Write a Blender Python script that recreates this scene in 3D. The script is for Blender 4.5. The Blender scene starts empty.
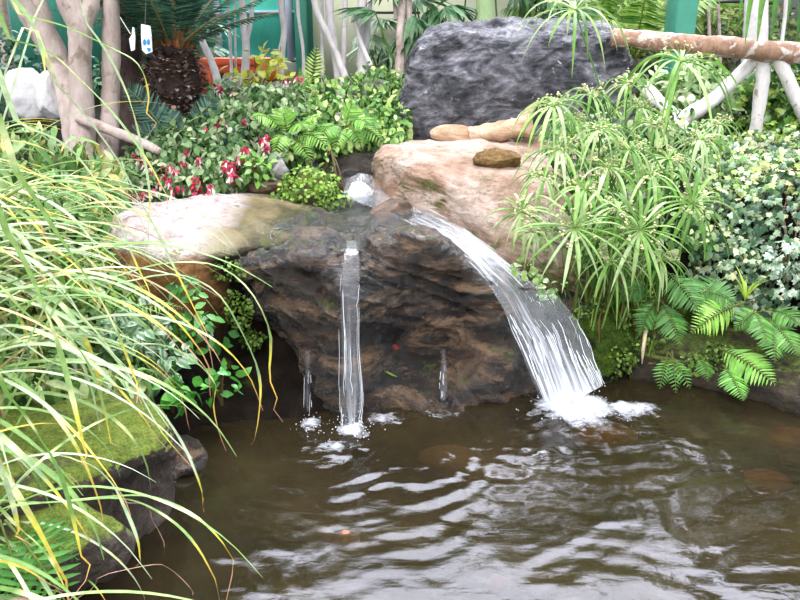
EXPOSURE = 0.3; SKY = 1.6; SUN = 2.3; LOBE = 9.0
import bpy, math, random
import numpy as np
from mathutils import Vector, Matrix
random.seed(7); RNG = np.random.default_rng(7)
PI = math.pi
scene = bpy.context.scene
COL = scene.collection
F = 778.0
CAMZ = 1.6
PITCH = math.radians(20)
CP, SP = math.cos(PITCH), math.sin(PITCH)

def P(px, py, Y):
    u = (px-400)/F; v = (300-py)/F
    t = Y/(CP+v*SP)
    return np.array([u*t, Y, CAMZ+t*(v*CP-SP)])
def W(px, py, z=0.0):
    u = (px-400)/F; v = (300-py)/F
    t = (z-CAMZ)/(v*CP-SP)
    return np.array([u*t, t*(CP+v*SP), z])

def lin(c):
    if isinstance(c, str):
        c = [int(c[i:i+2], 16)/255 for i in (0, 2, 4)]
    return np.array([x/12.92 if x <= .04045 else ((x+.055)/1.055)**2.4 for x in c])

# ---------- noise ----------
def _hash(ix, iy, iz, seed):
    h = (ix.astype(np.int64)*374761393 + iy.astype(np.int64)*668265263 + iz.astype(np.int64)*2147483647 + seed*1274126177) & 0xffffffff
    h = ((h ^ (h >> 13))*1274126177) & 0xffffffff
    h = ((h ^ (h >> 16))*2246822519) & 0xffffffff
    return ((h ^ (h >> 15)) & 0xffffff)/float(0xffffff)
def vnoise(p, seed=0):
    p = np.asarray(p, float)
    i = np.floor(p).astype(np.int64); f = p-i
    f = f*f*f*(f*(f*6-15)+10)
    r = 0
    for dx in (0, 1):
        for dy in (0, 1):
            for dz in (0, 1):
                w = (f[:, 0] if dx else 1-f[:, 0])*(f[:, 1] if dy else 1-f[:, 1])*(f[:, 2] if dz else 1-f[:, 2])
                r = r+w*_hash(i[:, 0]+dx, i[:, 1]+dy, i[:, 2]+dz, seed)
    return r*2-1
def fbm(p, seed=0, o=4, ridged=False):
    a, s, r = 1.0, 0, 0
    p = np.asarray(p, float)
    for k in range(o):
        n = vnoise(p, seed+k*17)
        if ridged: n = 1-2*np.abs(n)
        r = r+a*n; s += a; a *= .5; p = p*2.03+3.1
    return r/s

# ---------- mesh builder ----------
class MB:
    def __init__(s): s.v = []; s.f = {3: [], 4: []}; s.c = []; s.n = 0; s.uv = None
    def add(s, v, f, c=None):
        v = np.asarray(v, float).reshape(-1, 3); f = np.asarray(f, int)
        s.v.append(v); s.f[f.shape[1]].append(f+s.n); s.n += len(v)
        if c is None: c = (.5, .5, .5)
        c = np.asarray(c, float)
        if c.ndim == 1: c = np.tile(c, (len(v), 1))
        s.c.append(c)
    def build(s, name, mat, parent=None, smooth=True, attr=None):
        me = bpy.data.meshes.new(name)
        V = np.concatenate(s.v)
        q = np.concatenate(s.f[4]) if s.f[4] else np.zeros((0, 4), int)
        t = np.concatenate(s.f[3]) if s.f[3] else np.zeros((0, 3), int)
        me.vertices.add(len(V)); me.vertices.foreach_set('co', V.ravel())
        nl = len(q)*4+len(t)*3
        me.loops.add(nl); me.loops.foreach_set('vertex_index', np.concatenate([q.ravel(), t.ravel()]).astype(np.int32))
        me.polygons.add(len(q)+len(t))
        st = np.concatenate([np.arange(len(q))*4, len(q)*4+np.arange(len(t))*3]).astype(np.int32)
        me.polygons.foreach_set('loop_start', st)
        me.update(calc_edges=True)
        me.polygons.foreach_set('use_smooth', np.full(len(q)+len(t), smooth))
        ca = me.color_attributes.new('col', 'FLOAT_COLOR', 'POINT')
        cc = np.concatenate(s.c); cc = np.concatenate([cc, np.ones((len(cc), 1))], 1)
        ca.data.foreach_set('color', cc.ravel())
        if attr:
            for k, a in attr.items():
                at = me.attributes.new(k, 'FLOAT', 'POINT'); at.data.foreach_set('value', np.asarray(a, float))
        me.materials.append(mat); me.validate()
        o = bpy.data.objects.new(name, me); COL.objects.link(o)
        if parent is not None:
            o.parent = parent
            o.matrix_parent_inverse = Matrix.Translation(-parent.location)
        return o
def tag(o, label=None, cat=None, group=None, kind=None):
    if label: o['label'] = label
    if cat: o['category'] = cat
    if group: o['group'] = group
    if kind: o['kind'] = kind
    return o
def thing(name, label, cat, loc, group=None):
    o = bpy.data.objects.new(name, None); o.empty_display_size = .05
    o.location = Vector([float(a) for a in loc]); COL.objects.link(o)
    return tag(o, label, cat, group)

def norm(a): return a/np.maximum(np.linalg.norm(a, axis=-1, keepdims=True), 1e-9)

def catmull(pts, n, closed=False):
    """pts (K,...) -> (n,...)"""
    pts = np.asarray(pts, float); K = len(pts)
    if closed:
        t = np.linspace(0, K, n, endpoint=False)
    else:
        t = np.linspace(0, K-1, n)
    i = np.floor(t).astype(int)
    if not closed: i = np.minimum(i, K-2)
    f = (t-i).reshape((-1,)+(1,)*(pts.ndim-1))
    g = (lambda k: pts[np.mod(k, K)]) if closed else (lambda k: pts[np.clip(k, 0, K-1)])
    p0, p1, p2, p3 = g(i-1), g(i), g(i+1), g(i+2)
    return .5*((2*p1)+(-p0+p2)*f+(2*p0-5*p1+4*p2-p3)*f*f+(-p0+3*p1-3*p2+p3)*f**3)

def grid_faces(n, m, closed=False, off=0):
    r = np.arange(n if closed else n-1); c = np.arange(m-1)
    R, C = np.meshgrid(r, c, indexing='ij'); R2 = (R+1) % n
    return np.stack([R*m+C, R*m+C+1, R2*m+C+1, R2*m+C], -1).reshape(-1, 4)+off

def pts_rows(rows):
    out = []
    for r in rows:
        rr = []
        for p in r:
            if len(p) == 4: rr.append(W(p[0], p[1], p[3]))
            else: rr.append(P(*p))
        out.append(rr)
    return np.array(out)

def grid_normals(G, closed):
    if closed: du = np.roll(G, -1, 0)-np.roll(G, 1, 0)
    else: du = np.gradient(G, axis=0)
    dv = np.gradient(G, axis=1)
    return norm(np.cross(dv, du))

def rock_loft(name, rows3d, mat, nr=120, nc=120, amp=.03, freq=3.0, ridge=.5, seed=1, strata=None, col=(.5, .5, .5), parent=None, extra=None, fine=.004, block=0, cap=(.72, .25)):
    """rows3d: closed loop of rows (K,M,3), each left->right"""
    R = np.asarray(rows3d, float)
    first, last = R[:, 0], R[:, -1]
    def caps(prof, nxt):
        c = prof.mean(0); d = norm((prof-nxt).mean(0))
        w = np.linalg.norm(prof-c, axis=1).mean()
        a = c+(prof-c)*cap[0]+d*w*.22
        b = c+(prof-c)*cap[1]+d*w*.34
        e = np.tile(c+d*w*.36, (len(prof), 1))
        return a, b, e
    a0, b0, e0 = caps(first, R[:, 1]); a1, b1, e1 = caps(last, R[:, -2])
    R = np.concatenate([e0[:, None], b0[:, None], a0[:, None], R, a1[:, None], b1[:, None], e1[:, None]], 1)
    G = catmull(R, nr, closed=True)
    G = np.swapaxes(catmull(np.swapaxes(G, 0, 1), nc), 0, 1)
    N = grid_normals(G, True)
    # orientation: outward from centroid
    cen = G.reshape(-1, 3).mean(0)
    if (N*(G-cen)).sum() < 0: N = -N
    p = G.reshape(-1, 3)
    q = p*freq
    n = (1-ridge)*fbm(q, seed, 5)+ridge*(fbm(q*.9+5, seed+50, 5, True)-.3)
    if strata:
        ang, sx, sy, a = strata        # direction of bedding in x-z plane
        ca, sa = math.cos(ang), math.sin(ang)
        wv = vnoise(p*2.2, seed+91)*.12
        s = np.stack([(p[:, 0]*ca+p[:, 2]*sa)*sx, p[:, 1]*3, (-p[:, 0]*sa+p[:, 2]*ca+wv)*sy], 1)
        n2 = fbm(s, seed+7, 4, True)
        n = n+n2*a
    if block:
        k = n*block; fl = np.floor(k); fr = k-fl; n = n*.35+.65*(fl+np.clip((fr-.35)/.3, 0, 1))/block
    d = n*amp+fine*fbm(p*28, seed+9, 3, True)
    p = p+N.reshape(-1, 3)*d[:, None]
    if extra is not None: p = extra(p)
    p = p.reshape(nr, nc, 3)
    p[:, 0] = p[:, 0].mean(0); p[:, -1] = p[:, -1].mean(0)
    mb = MB(); f = grid_faces(nr, nc, True)
    mb.add(p.reshape(-1, 3), f, col)
    return mb

def patch(rows, nr, nc):
    R = pts_rows(rows)
    G = catmull(R, nr); G = np.swapaxes(catmull(np.swapaxes(G, 0, 1), nc), 0, 1)
    return G

def ico(sub):
    import bmesh
    b = bmesh.new(); bmesh.ops.create_icosphere(b, subdivisions=sub, radius=1)
    v = np.array([x.co[:] for x in b.verts]); f = np.array([[x.index for x in g.verts] for g in b.faces]); b.free()
    return v, f
ICO = {k: ico(k) for k in (1, 2, 4, 5)}
def stone_mb(c, r, seed=0, sub=5, cuts=7, rough=.12, rot=0.0, tilt=0.0, fine=.01, tint=(.5, .5, .5)):
    v, f = ICO[sub]; v = v.copy(); rg = np.random.default_rng(seed)
    for k in range(cuts):
        n = norm(rg.normal(size=3)); d = rg.uniform(.6, .88)
        s = v@n; v = v-np.outer(np.maximum(s-d, 0)*.85, n)
    v = v*(1+rough*fbm(v*1.6+seed, seed, 4)[:, None]+fine*fbm(v*9, seed+3, 3, True)[:, None])
    v = v*np.asarray(r)
    ct, s_ = math.cos(tilt), math.sin(tilt)
    v = v@np.array([[ct, 0, s_], [0, 1, 0], [-s_, 0, ct]])
    cr, sr = math.cos(rot), math.sin(rot)
    v = v@np.array([[cr, sr, 0], [-sr, cr, 0], [0, 0, 1]])
    mb = MB(); mb.add(v+np.asarray(c), f, tint); return mb

def tube(mb, pts, rad, seg=8, col=(.5, .5, .5), n=None, bump=0, seed=0, caps=True):
    pts = np.asarray(pts, float); rad = np.asarray(rad, float)
    if rad.ndim == 0: rad = np.full(len(pts), float(rad))
    if n:
        if len(rad) != len(pts): rad = np.interp(np.linspace(0, 1, len(pts)), np.linspace(0, 1, len(rad)), rad)
        pts = catmull(pts, n); rad = np.interp(np.linspace(0, 1, n), np.linspace(0, 1, len(rad)), rad)
    K = len(pts); T = norm(np.gradient(pts, axis=0))
    ref = np.array([0, 0, 1.0]) if abs(T[:, 2]).mean() < .8 else np.array([0, 1.0, 0])
    A = norm(np.cross(T, ref)); B = np.cross(T, A)
    th = np.linspace(0, 2*PI, seg, endpoint=False)
    ring = A[:, None]*np.cos(th)[None, :, None]+B[:, None]*np.sin(th)[None, :, None]
    rr = np.repeat(rad[:, None], seg, 1)
    if bump:
        q = (pts[:, None]+ring*rr[..., None]).reshape(-1, 3)
        rr = rr*(1+bump*fbm(q*14, seed, 3).reshape(K, seg))
    V = pts[:, None]+ring*rr[..., None]
    r = np.arange(K-1); c = np.arange(seg); Rg, C = np.meshgrid(r, c, indexing='ij'); C2 = (C+1) % seg
    f = np.stack([Rg*seg+C, Rg*seg+C2, (Rg+1)*seg+C2, (Rg+1)*seg+C], -1).reshape(-1, 4)
    V = V.reshape(-1, 3)
    col = np.asarray(col, float)
    cc = col if col.ndim == 1 else np.repeat(catmull(col, K) if len(col) != K else col, seg, 0)
    mb.add(V, f, cc)
    if caps:
        e = np.stack([pts[0], pts[-1]]); b = mb.n
        base = b-len(V)
        tri = [[b, base+(i+1) % seg, base+i] for i in range(seg)]+[[b+1, base+(K-1)*seg+i, base+(K-1)*seg+(i+1) % seg] for i in range(seg)]
        mb.v.append(e); mb.c.append(np.stack([cc if cc.ndim == 1 else cc[0], cc if cc.ndim == 1 else cc[-1]])); mb.f[3].append(np.array(tri)); mb.n += 2

def ribbon(mb, pts, width, up=None, fold=.25, cols=None, n=None):
    """V-section blade along pts; width array; cols (K,3)"""
    pts = np.asarray(pts, float)
    if n: pts = catmull(pts, n)
    K = len(pts); w = np.interp(np.linspace(0, 1, K), np.linspace(0, 1, len(width)), width)
    T = norm(np.gradient(pts, axis=0))
    up = np.array([0, 0, 1.0]) if up is None else np.asarray(up, float)
    S = np.cross(T, up); bad = np.linalg.norm(S, axis=1) < .15
    S[bad] = S[~bad].mean(0) if (~bad).any() else np.array([1, 0, 0]); S = norm(S)
    Nn = np.cross(S, T)
    V = np.stack([pts-S*w[:, None]/2+Nn*w[:, None]*fold, pts, pts+S*w[:, None]/2+Nn*w[:, None]*fold], 1)
    f = grid_faces(K, 3)
    if cols is None: c = (.2, .4, .1)
    else:
        cols = np.asarray(cols, float)
        if cols.ndim == 1: c = cols
        else:
            tt = np.linspace(0, 1, K); t0 = np.linspace(0, 1, len(cols))
            c = np.stack([np.interp(tt, t0, cols[:, k]) for k in range(3)], 1); c = np.repeat(c, 3, 0)
    mb.add(V.reshape(-1, 3), f, c)

# leaf templates: verts with y 0..1 along, x width, z normal
def T_oval(w=.28, bend=.15, fold=.25):
    ts = [0, .2, .5, .8, 1]; ws = [.02, .75, 1, .55, .0]
    v = []
    for t, k in zip(ts, ws):
        for s in (-1, 0, 1): v.append((s*k*w, t, abs(s)*k*w*fold-bend*t*t))
    return np.array(v), grid_faces(5, 3)
def T_lance(w=.1, bend=.3):
    ts = [0, .3, .7, 1]; ws = [.25, 1, .7, .02]
    v = []
    for t, k in zip(ts, ws):
        for s in (-1, 0, 1): v.append((s*k*w, t, abs(s)*k*w*.35-bend*t*t))
    return np.array(v), grid_faces(4, 3)
def T_ivy(bend=.12):
    a = [(0, 0), (.28, -.08), (.55, .12), (.36, .32), (.52, .62), (.22, .62), (0, 1.02), (-.22, .62), (-.52, .62), (-.36, .32), (-.55, .12), (-.28, -.08)]
    v = [(0, .35, .04)]+[(x, y, -bend*(x*x+(y-.35)**2)) for x, y in a]
    f = [[0, 1+i, 1+(i+1) % 12] for i in range(12)]
    return np.array(v), np.array(f)
def scatter(mb, tpl, pos, dr, up, size, col, wid=1.0, edge=None):
    tv, tf = tpl; N = len(pos)
    y = norm(dr); x = norm(np.cross(y, up)); z = np.cross(x, y)
    s = np.asarray(size).reshape(-1, 1, 1)
    V = pos[:, None]+s*(tv[None, :, 0:1]*wid*x[:, None]+tv[None, :, 1:2]*y[:, None]+tv[None, :, 2:3]*z[:, None])
    k = len(tv)
    Fc = (tf[None]+(np.arange(N)*k)[:, None, None]).reshape(-1, tf.shape[1])
    C = np.repeat(np.asarray(col)[:, None], k, 1)
    if edge is not None:
        m = (np.abs(tv[:, 0]) > .55*np.abs(tv[:, 0]).max())
        C[:, m] = np.asarray(edge)[:, None] if np.asarray(edge).ndim == 2 else np.asarray(edge)
    mb.add(V.reshape(-1, 3), Fc, C.reshape(-1, 3))
def rcol(n, cols, probs=None, var=.18, rng=None):
    rng = rng or RNG
    cols = np.array([lin(c) for c in cols]); i = rng.choice(len(cols), n, p=probs)
    return np.clip(cols[i]*(1+rng.normal(0, var, (n, 1))), .003, 1)
def rdir(n, rng=None):
    return norm((rng or RNG).normal(size=(n, 3)))
# ---------- materials ----------
def newmat(name):
    m = bpy.data.materials.new(name); m.use_nodes = True; nt = m.node_tree; nt.nodes.clear()
    o = nt.nodes.new('ShaderNodeOutputMaterial'); return m, nt, o
def N(nt, t, **k):
    n = nt.nodes.new(t)
    for a, b in k.items():
        if a == 'inp':
            for i, v in b.items(): n.inputs[i].default_value = v
        else: setattr(n, a, b)
    return n
def C4(c): 
    c = lin(c) if isinstance(c, str) else c
    return (float(c[0]), float(c[1]), float(c[2]), 1)
def ramp(nt, fac, stops):
    r = N(nt, 'ShaderNodeValToRGB'); e = r.color_ramp.elements
    while len(e) > 1: e.remove(e[-1])
    e[0].position = stops[0][0]; e[0].color = C4(stops[0][1])
    for p, c in stops[1:]:
        q = e.new(p); q.color = C4(c)
    nt.links.new(fac, r.inputs[0]); return r.outputs[0]
def noise(nt, vec, scale, detail=5, rough=.55, dist=0.0):
    n = N(nt, 'ShaderNodeTexNoise'); n.inputs['Scale'].default_value = scale; n.inputs['Detail'].default_value = detail
    n.inputs['Roughness'].default_value = rough; n.inputs['Distortion'].default_value = dist
    nt.links.new(vec, n.inputs['Vector']); return n.outputs['Fac']
def mapping(nt, vec, sc=(1, 1, 1), rot=(0, 0, 0)):
    m = N(nt, 'ShaderNodeMapping'); m.inputs['Scale'].default_value = sc; m.inputs['Rotation'].default_value = rot
    nt.links.new(vec, m.inputs['Vector']); return m.outputs[0]
def mixc(nt, fac, a, b):
    m = N(nt, 'ShaderNodeMix', data_type='RGBA')
    for s, v in ((m.inputs[0], fac), (m.inputs[6], a), (m.inputs[7], b)):
        if hasattr(v, 'is_linked') or hasattr(v, 'links'): nt.links.new(v, s)
        elif isinstance(v, (int, float)): s.default_value = v
        else: s.default_value = C4(v)
    return m.outputs[2]
def math_(nt, op, a, b=0.0, clamp=False):
    m = N(nt, 'ShaderNodeMath', operation=op, use_clamp=clamp)
    for s, v in ((m.inputs[0], a), (m.inputs[1], b)):
        if isinstance(v, (int, float)): s.default_value = v
        else: nt.links.new(v, s)
    return m.outputs[0]
def bump(nt, h, strength, dist=.02, normal=None):
    b = N(nt, 'ShaderNodeBump'); b.inputs['Strength'].default_value = strength; b.inputs['Distance'].default_value = dist
    nt.links.new(h, b.inputs['Height'])
    if normal: nt.links.new(normal, b.inputs['Normal'])
    return b.outputs[0]
def maprange(nt, v, a, b, c=0.0, d=1.0):
    m = N(nt, 'ShaderNodeMapRange'); nt.links.new(v, m.inputs[0])
    for i, x in enumerate((a, b, c, d)): m.inputs[i+1].default_value = x
    return m.outputs[0]

def rock_mat(name, stops, scale=4, stretch=(1, 1, 1), rot=(0, 0, 0), rough=.75, spots=None, moss=None, wet=None, bs=.6, bscale=25, spec=.4, vein=None):
    m, nt, o = newmat(name); L = nt.links
    g = N(nt, 'ShaderNodeNewGeometry'); pos = g.outputs['Position']
    mp = mapping(nt, pos, stretch, rot)
    n1 = noise(nt, mp, scale, 8, .62, .6)
    c = ramp(nt, n1, stops)
    n2 = noise(nt, pos, bscale*2.2, 6, .7)
    c = mixc(nt, maprange(nt, n2, .35, .7, 0, .45), c, stops[0][1])
    if vein:
        vs, vw = (vein[2], vein[3]) if len(vein) > 2 else (2.3, .08)
        nv = noise(nt, mp, scale*vs, 8, .72, .9)
        c = mixc(nt, maprange(nt, nv, vein[1], vein[1]+vw, 0, 1), c, vein[0])
    if spots:
        ns = noise(nt, pos, spots[1], 5, .6, .4)
        c = mixc(nt, maprange(nt, ns, spots[2], spots[2]+.1, 0, .85), c, spots[0])
    hgt = noise(nt, mp, bscale, 8, .7)
    rg = None
    if moss:
        mc1, mc2, up0, up1, th = moss
        sx = N(nt, 'ShaderNodeSeparateXYZ'); L.new(g.outputs['Normal'], sx.inputs[0])
        nm = noise(nt, pos, 7, 6, .65)
        u = maprange(nt, sx.outputs[2], up0, up1, 0, 1)
        f = math_(nt, 'ADD', math_(nt, 'MULTIPLY', u, .6), nm)
        f = maprange(nt, f, th, th+.12, 0, 1)
        nf = noise(nt, pos, 120, 4, .7)
        mc = mixc(nt, maprange(nt, nf, .3, .7), mc1, mc2)
        nq = noise(nt, pos, 16, 5, .7, .5)
        mc = mixc(nt, maprange(nt, nq, .46, .66, 0, .75), mc, tuple(lin(mc1)*.55))
        n7 = noise(nt, pos, 4.5, 5, .7)
        f = math_(nt, 'MULTIPLY', f, maprange(nt, n7, .36, .44, .15, 1))
        hgt = math_(nt, 'ADD', hgt, math_(nt, 'MULTIPLY', nf, .6))
        c = mixc(nt, f, c, mc)
    b = N(nt, 'ShaderNodeBsdfPrincipled'); b.inputs['Specular IOR Level'].default_value = spec
    r0 = maprange(nt, n2, .3, .7, rough-.1, min(1, rough+.12))
    if wet:
        # wet: patches of low roughness
        nw = noise(nt, pos, 5, 4, .6)
        r0 = mixf = maprange(nt, nw, wet[0], wet[0]+.12, rough, wet[1])
    L.new(r0, b.inputs['Roughness']); L.new(c, b.inputs['Base Color'])
    L.new(bump(nt, hgt, bs, .03), b.inputs['Normal'])
    L.new(b.outputs[0], o.inputs[0]); return m

def leaf_mat(name='leaf', trans=.3, rough=.45, spec=.4):
    m, nt, o = newmat(name); L = nt.links
    a = N(nt, 'ShaderNodeVertexColor', layer_name='col')
    g = N(nt, 'ShaderNodeNewGeometry'); n = noise(nt, g.outputs['Position'], 40, 2)
    c = N(nt, 'ShaderNodeMix', data_type='RGBA', blend_type='MULTIPLY'); c.inputs[0].default_value = 1
    L.new(a.outputs[0], c.inputs[6]); L.new(ramp(nt, n, [(.3, (.75, .75, .75)), (.7, (1.15, 1.15, 1.1))]), c.inputs[7])
    b = N(nt, 'ShaderNodeBsdfPrincipled'); b.inputs['Roughness'].default_value = rough; b.inputs['Specular IOR Level'].default_value = spec
    t = N(nt, 'ShaderNodeBsdfTranslucent'); mx = N(nt, 'ShaderNodeMixShader'); mx.inputs[0].default_value = trans
    L.new(c.outputs[2], b.inputs['Base Color']); L.new(c.outputs[2], t.inputs['Color'])
    L.new(b.outputs[0], mx.inputs[1]); L.new(t.outputs[0], mx.inputs[2]); L.new(mx.outputs[0], o.inputs[0]); return m

def simple_mat(name, col, rough=.6, nscale=8, var=.2, stretch=(1, 1, 1), bs=.2, metal=0, attr=False, bscale=None):
    m, nt, o = newmat(name); L = nt.links
    g = N(nt, 'ShaderNodeNewGeometry'); mp = mapping(nt, g.outputs['Position'], stretch)
    n = noise(nt, mp, nscale, 6, .6)
    base = lin(col) if isinstance(col, str) else np.array(col)
    c = ramp(nt, n, [(.25, np.clip(base*(1-var*1.6), 0, 1)), (.5, base), (.75, np.clip(base*(1+var), 0, 1))])
    if attr:
        a = N(nt, 'ShaderNodeVertexColor', layer_name='col'); q = N(nt, 'ShaderNodeMix', data_type='RGBA', blend_type='MULTIPLY'); q.inputs[0].default_value = 1
        L.new(a.outputs[0], q.inputs[6]); L.new(c, q.inputs[7]); c = q.outputs[2]
    b = N(nt, 'ShaderNodeBsdfPrincipled'); b.inputs['Roughness'].default_value = rough; b.inputs['Metallic'].default_value = metal
    L.new(c, b.inputs['Base Color'])
    if bs: L.new(bump(nt, noise(nt, mp, bscale or nscale*3, 6, .6), bs, .02), b.inputs['Normal'])
    L.new(b.outputs[0], o.inputs[0]); return m

def bark_mat(name, c1, c2, patch_, scale=6, th=.55, rough=.8):
    m, nt, o = newmat(name); L = nt.links
    g = N(nt, 'ShaderNodeNewGeometry'); mp = mapping(nt, g.outputs['Position'], (1, 1, .35))
    n = noise(nt, mp, scale*2, 7, .65); c = ramp(nt, n, [(.3, c1), (.7, c2)])
    n2 = noise(nt, g.outputs['Position'], scale, 4, .6, .5)
    c = mixc(nt, maprange(nt, n2, th, th+.08, 0, .8), c, patch_)
    b = N(nt, 'ShaderNodeBsdfPrincipled'); b.inputs['Roughness'].default_value = rough
    L.new(c, b.inputs['Base Color']); L.new(bump(nt, noise(nt, mp, scale*6, 6, .7), .5, .02), b.inputs['Normal'])
    L.new(b.outputs[0], o.inputs[0]); return m

def pond_mat():
    m, nt, o = newmat('pond_water'); L = nt.links
    g = N(nt, 'ShaderNodeNewGeometry'); pos = g.outputs['Position']
    mp = mapping(nt, pos, (1, 2.0, 1))
    h = noise(nt, mp, 26, 4, .55, .3)
    nor = bump(nt, h, .09, .012)
    murk = N(nt, 'ShaderNodeBsdfDiffuse')
    nm = noise(nt, pos, 2.2, 4, .6)
    L.new(ramp(nt, nm, [(.3, '282317'), (.55, '393120'), (.75, '463c27')]), murk.inputs['Color'])
    tr = N(nt, 'ShaderNodeBsdfTransparent'); tr.inputs['Color'].default_value = (.42, .36, .23, 1)
    body = N(nt, 'ShaderNodeMixShader'); body.inputs[0].default_value = .5
    L.new(tr.outputs[0], body.inputs[1]); L.new(murk.outputs[0], body.inputs[2])
    gl = N(nt, 'ShaderNodeBsdfGlossy'); gl.inputs['Roughness'].default_value = .04; gl.inputs['Color'].default_value = (.93, .93, 1, 1); L.new(nor, gl.inputs['Normal'])
    fr = N(nt, 'ShaderNodeFresnel'); fr.inputs['IOR'].default_value = 1.4; L.new(nor, fr.inputs['Normal'])
    mx = N(nt, 'ShaderNodeMixShader'); L.new(fr.outputs[0], mx.inputs[0]); L.new(body.outputs[0], mx.inputs[1]); L.new(gl.outputs[0], mx.inputs[2])
    # foam
    at = N(nt, 'ShaderNodeAttribute', attribute_name='foam')
    nf = noise(nt, mapping(nt, pos, (1, 1.3, 1)), 34, 6, .7, .8)
    nf2 = noise(nt, pos, 9, 4, .6, .6)
    thr = math_(nt, 'SUBTRACT', 1.02, at.outputs['Fac'])
    s = math_(nt, 'SUBTRACT', math_(nt, 'ADD', math_(nt, 'MULTIPLY', nf, .5), math_(nt, 'MULTIPLY', nf2, .5)), thr)
    ff = maprange(nt, s, -.03, .3, 0, .95)
    fo = N(nt, 'ShaderNodeBsdfPrincipled'); fo.inputs['Base Color'].default_value = (.78, .8, .88, 1); fo.inputs['Roughness'].default_value = .5
    m2 = N(nt, 'ShaderNodeMixShader'); L.new(ff, m2.inputs[0]); L.new(mx.outputs[0], m2.inputs[1]); L.new(fo.outputs[0], m2.inputs[2])
    L.new(m2.outputs[0], o.inputs[0]); return m

def flow_mat(name, lo, hi, thr=.42, wid=.25, white=(.85, .88, .96), su=30, sv=2.5, gloss=.25):
    """streaked white water: attributes fu, fv = across / along"""
    m, nt, o = newmat(name); L = nt.links
    u = N(nt, 'ShaderNodeAttribute', attribute_name='fu').outputs['Fac']; v = N(nt, 'ShaderNodeAttribute', attribute_name='fv').outputs['Fac']
    dn = N(nt, 'ShaderNodeAttribute', attribute_name='dens').outputs['Fac']
    cx = N(nt, 'ShaderNodeCombineXYZ'); L.new(math_(nt, 'MULTIPLY', u, su), cx.inputs[0]); L.new(math_(nt, 'MULTIPLY', v, sv), cx.inputs[1])
    n = noise(nt, cx.outputs[0], 1.0, 5, .62, .35)
    a = maprange(nt, math_(nt, 'ADD', n, dn), thr+.5, thr+.5+wid, lo, hi)
    dif = N(nt, 'ShaderNodeBsdfDiffuse'); dif.inputs[0].default_value = (*white, 1)
    trl = N(nt, 'ShaderNodeBsdfTranslucent'); trl.inputs[0].default_value = (*white, 1)
    gl = N(nt, 'ShaderNodeBsdfGlossy'); gl.inputs['Roughness'].default_value = .18
    L.new(bump(nt, n, .8, .02), gl.inputs['Normal'])
    d2 = N(nt, 'ShaderNodeMixShader'); d2.inputs[0].default_value = .35; L.new(dif.outputs[0], d2.inputs[1]); L.new(trl.outputs[0], d2.inputs[2])
    tr = N(nt, 'ShaderNodeBsdfTransparent')
    m1 = N(nt, 'ShaderNodeMixShader'); L.new(a, m1.inputs[0]); L.new(tr.outputs[0], m1.inputs[1]); L.new(d2.outputs[0], m1.inputs[2])
    fr = N(nt, 'ShaderNodeFresnel'); fr.inputs[0].default_value = 1.33
    L.new(bump(nt, n, .6, .02), fr.inputs['Normal'])
    m2 = N(nt, 'ShaderNodeMixShader'); L.new(math_(nt, 'MULTIPLY', fr.outputs[0], gloss*4, True), m2.inputs[0]); L.new(m1.outputs[0], m2.inputs[1]); L.new(gl.outputs[0], m2.inputs[2])
    L.new(m2.outputs[0], o.inputs[0]); return m

M = {}
M['leaf'] = leaf_mat('leaf', .3)
M['gloss_leaf'] = leaf_mat('gloss_leaf', .2, .3, .5)
M['petal'] = leaf_mat('petal', .35, .6, .2)
M['stem'] = leaf_mat('stem', 0.0, .6, .3)
M['dark_rock'] = rock_mat('wet_dark_rock', [(.30, '080605'), (.44, '18120e'), (.54, '382a20'), (.65, '705742'), (.75, '2a1f19')], 3.4, (1, 1, 2.8), (0, math.radians(24), 0), rough=.42, wet=(.42, .08), bs=1.0, bscale=15, spec=1.0, vein=('a38468', .52, .75, .2), moss=('26330f', '55661f', .0, .9, 1.12))
M['pale_rock'] = rock_mat('pale_pink_rock', [(.3, '8f7c66'), (.45, 'bba892'), (.6, 'd6cac6'), (.75, 'e0d6d4')], 3, (1, 1, 1.6), (0, .2, 0), rough=.8, spots=('6d4a2c', 3.2, .62), bs=.5, bscale=22, moss=('6f7a3a', '98a04f', .4, 1.1, 1.12))
M['brown_rock'] = rock_mat('brown_rock', [(.3, '3a2416'), (.45, '7a5030'), (.6, 'a5805a'), (.75, 'b79d84')], 3, (1, 1, .7), rough=.7, bs=.6, bscale=20)
M['pink_rock'] = rock_mat('pink_rock', [(.28, '7c5f4a'), (.42, 'ad8d78'), (.56, 'd3bcae'), (.72, 'e0d0c8')], 2.8, (1, 1, 1.8), (0, .3, 0), rough=.75, spots=('7a6c4c', 4.5, .56), bs=.9, bscale=18, vein=('5f3c2a', .63), moss=('6a6238', '8f8c58', .8, .1, 1.06))
M['slate'] = rock_mat('grey_rock', [(.36, '1d1d22'), (.45, '3e3e45'), (.54, '6a6971'), (.66, 'a09da4')], 5.5, (1, 1, 1.7), (0, -.6, 0), rough=.6, bs=1.0, bscale=14, spec=.5, vein=('c4c0c4', .62))
M['moss_rock'] = rock_mat('mossy_rock', [(.3, '2a2420'), (.5, '5a4e44'), (.7, '8a7c70')], 6, rough=.8, bs=.9, bscale=30, moss=('4f6a1a', 'a8b648', .1, .9, .74))
M['moss_dark'] = rock_mat('dark_mossy_rock', [(.3, '120f0b'), (.5, '2a231a'), (.7, '453a2a')], 6, rough=.85, spec=.15, bs=1.0, bscale=34, moss=('22360e', '5f7a26', -.6, .6, .62))
M['moss_bank'] = rock_mat('mossy_bank', [(.3, '1a150f'), (.5, '3a3024'), (.7, '5a4e3c')], 5, rough=.7, bs=.9, bscale=26, moss=('2a3d14', '8a9a38', .35, 1.05, .92))
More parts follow.
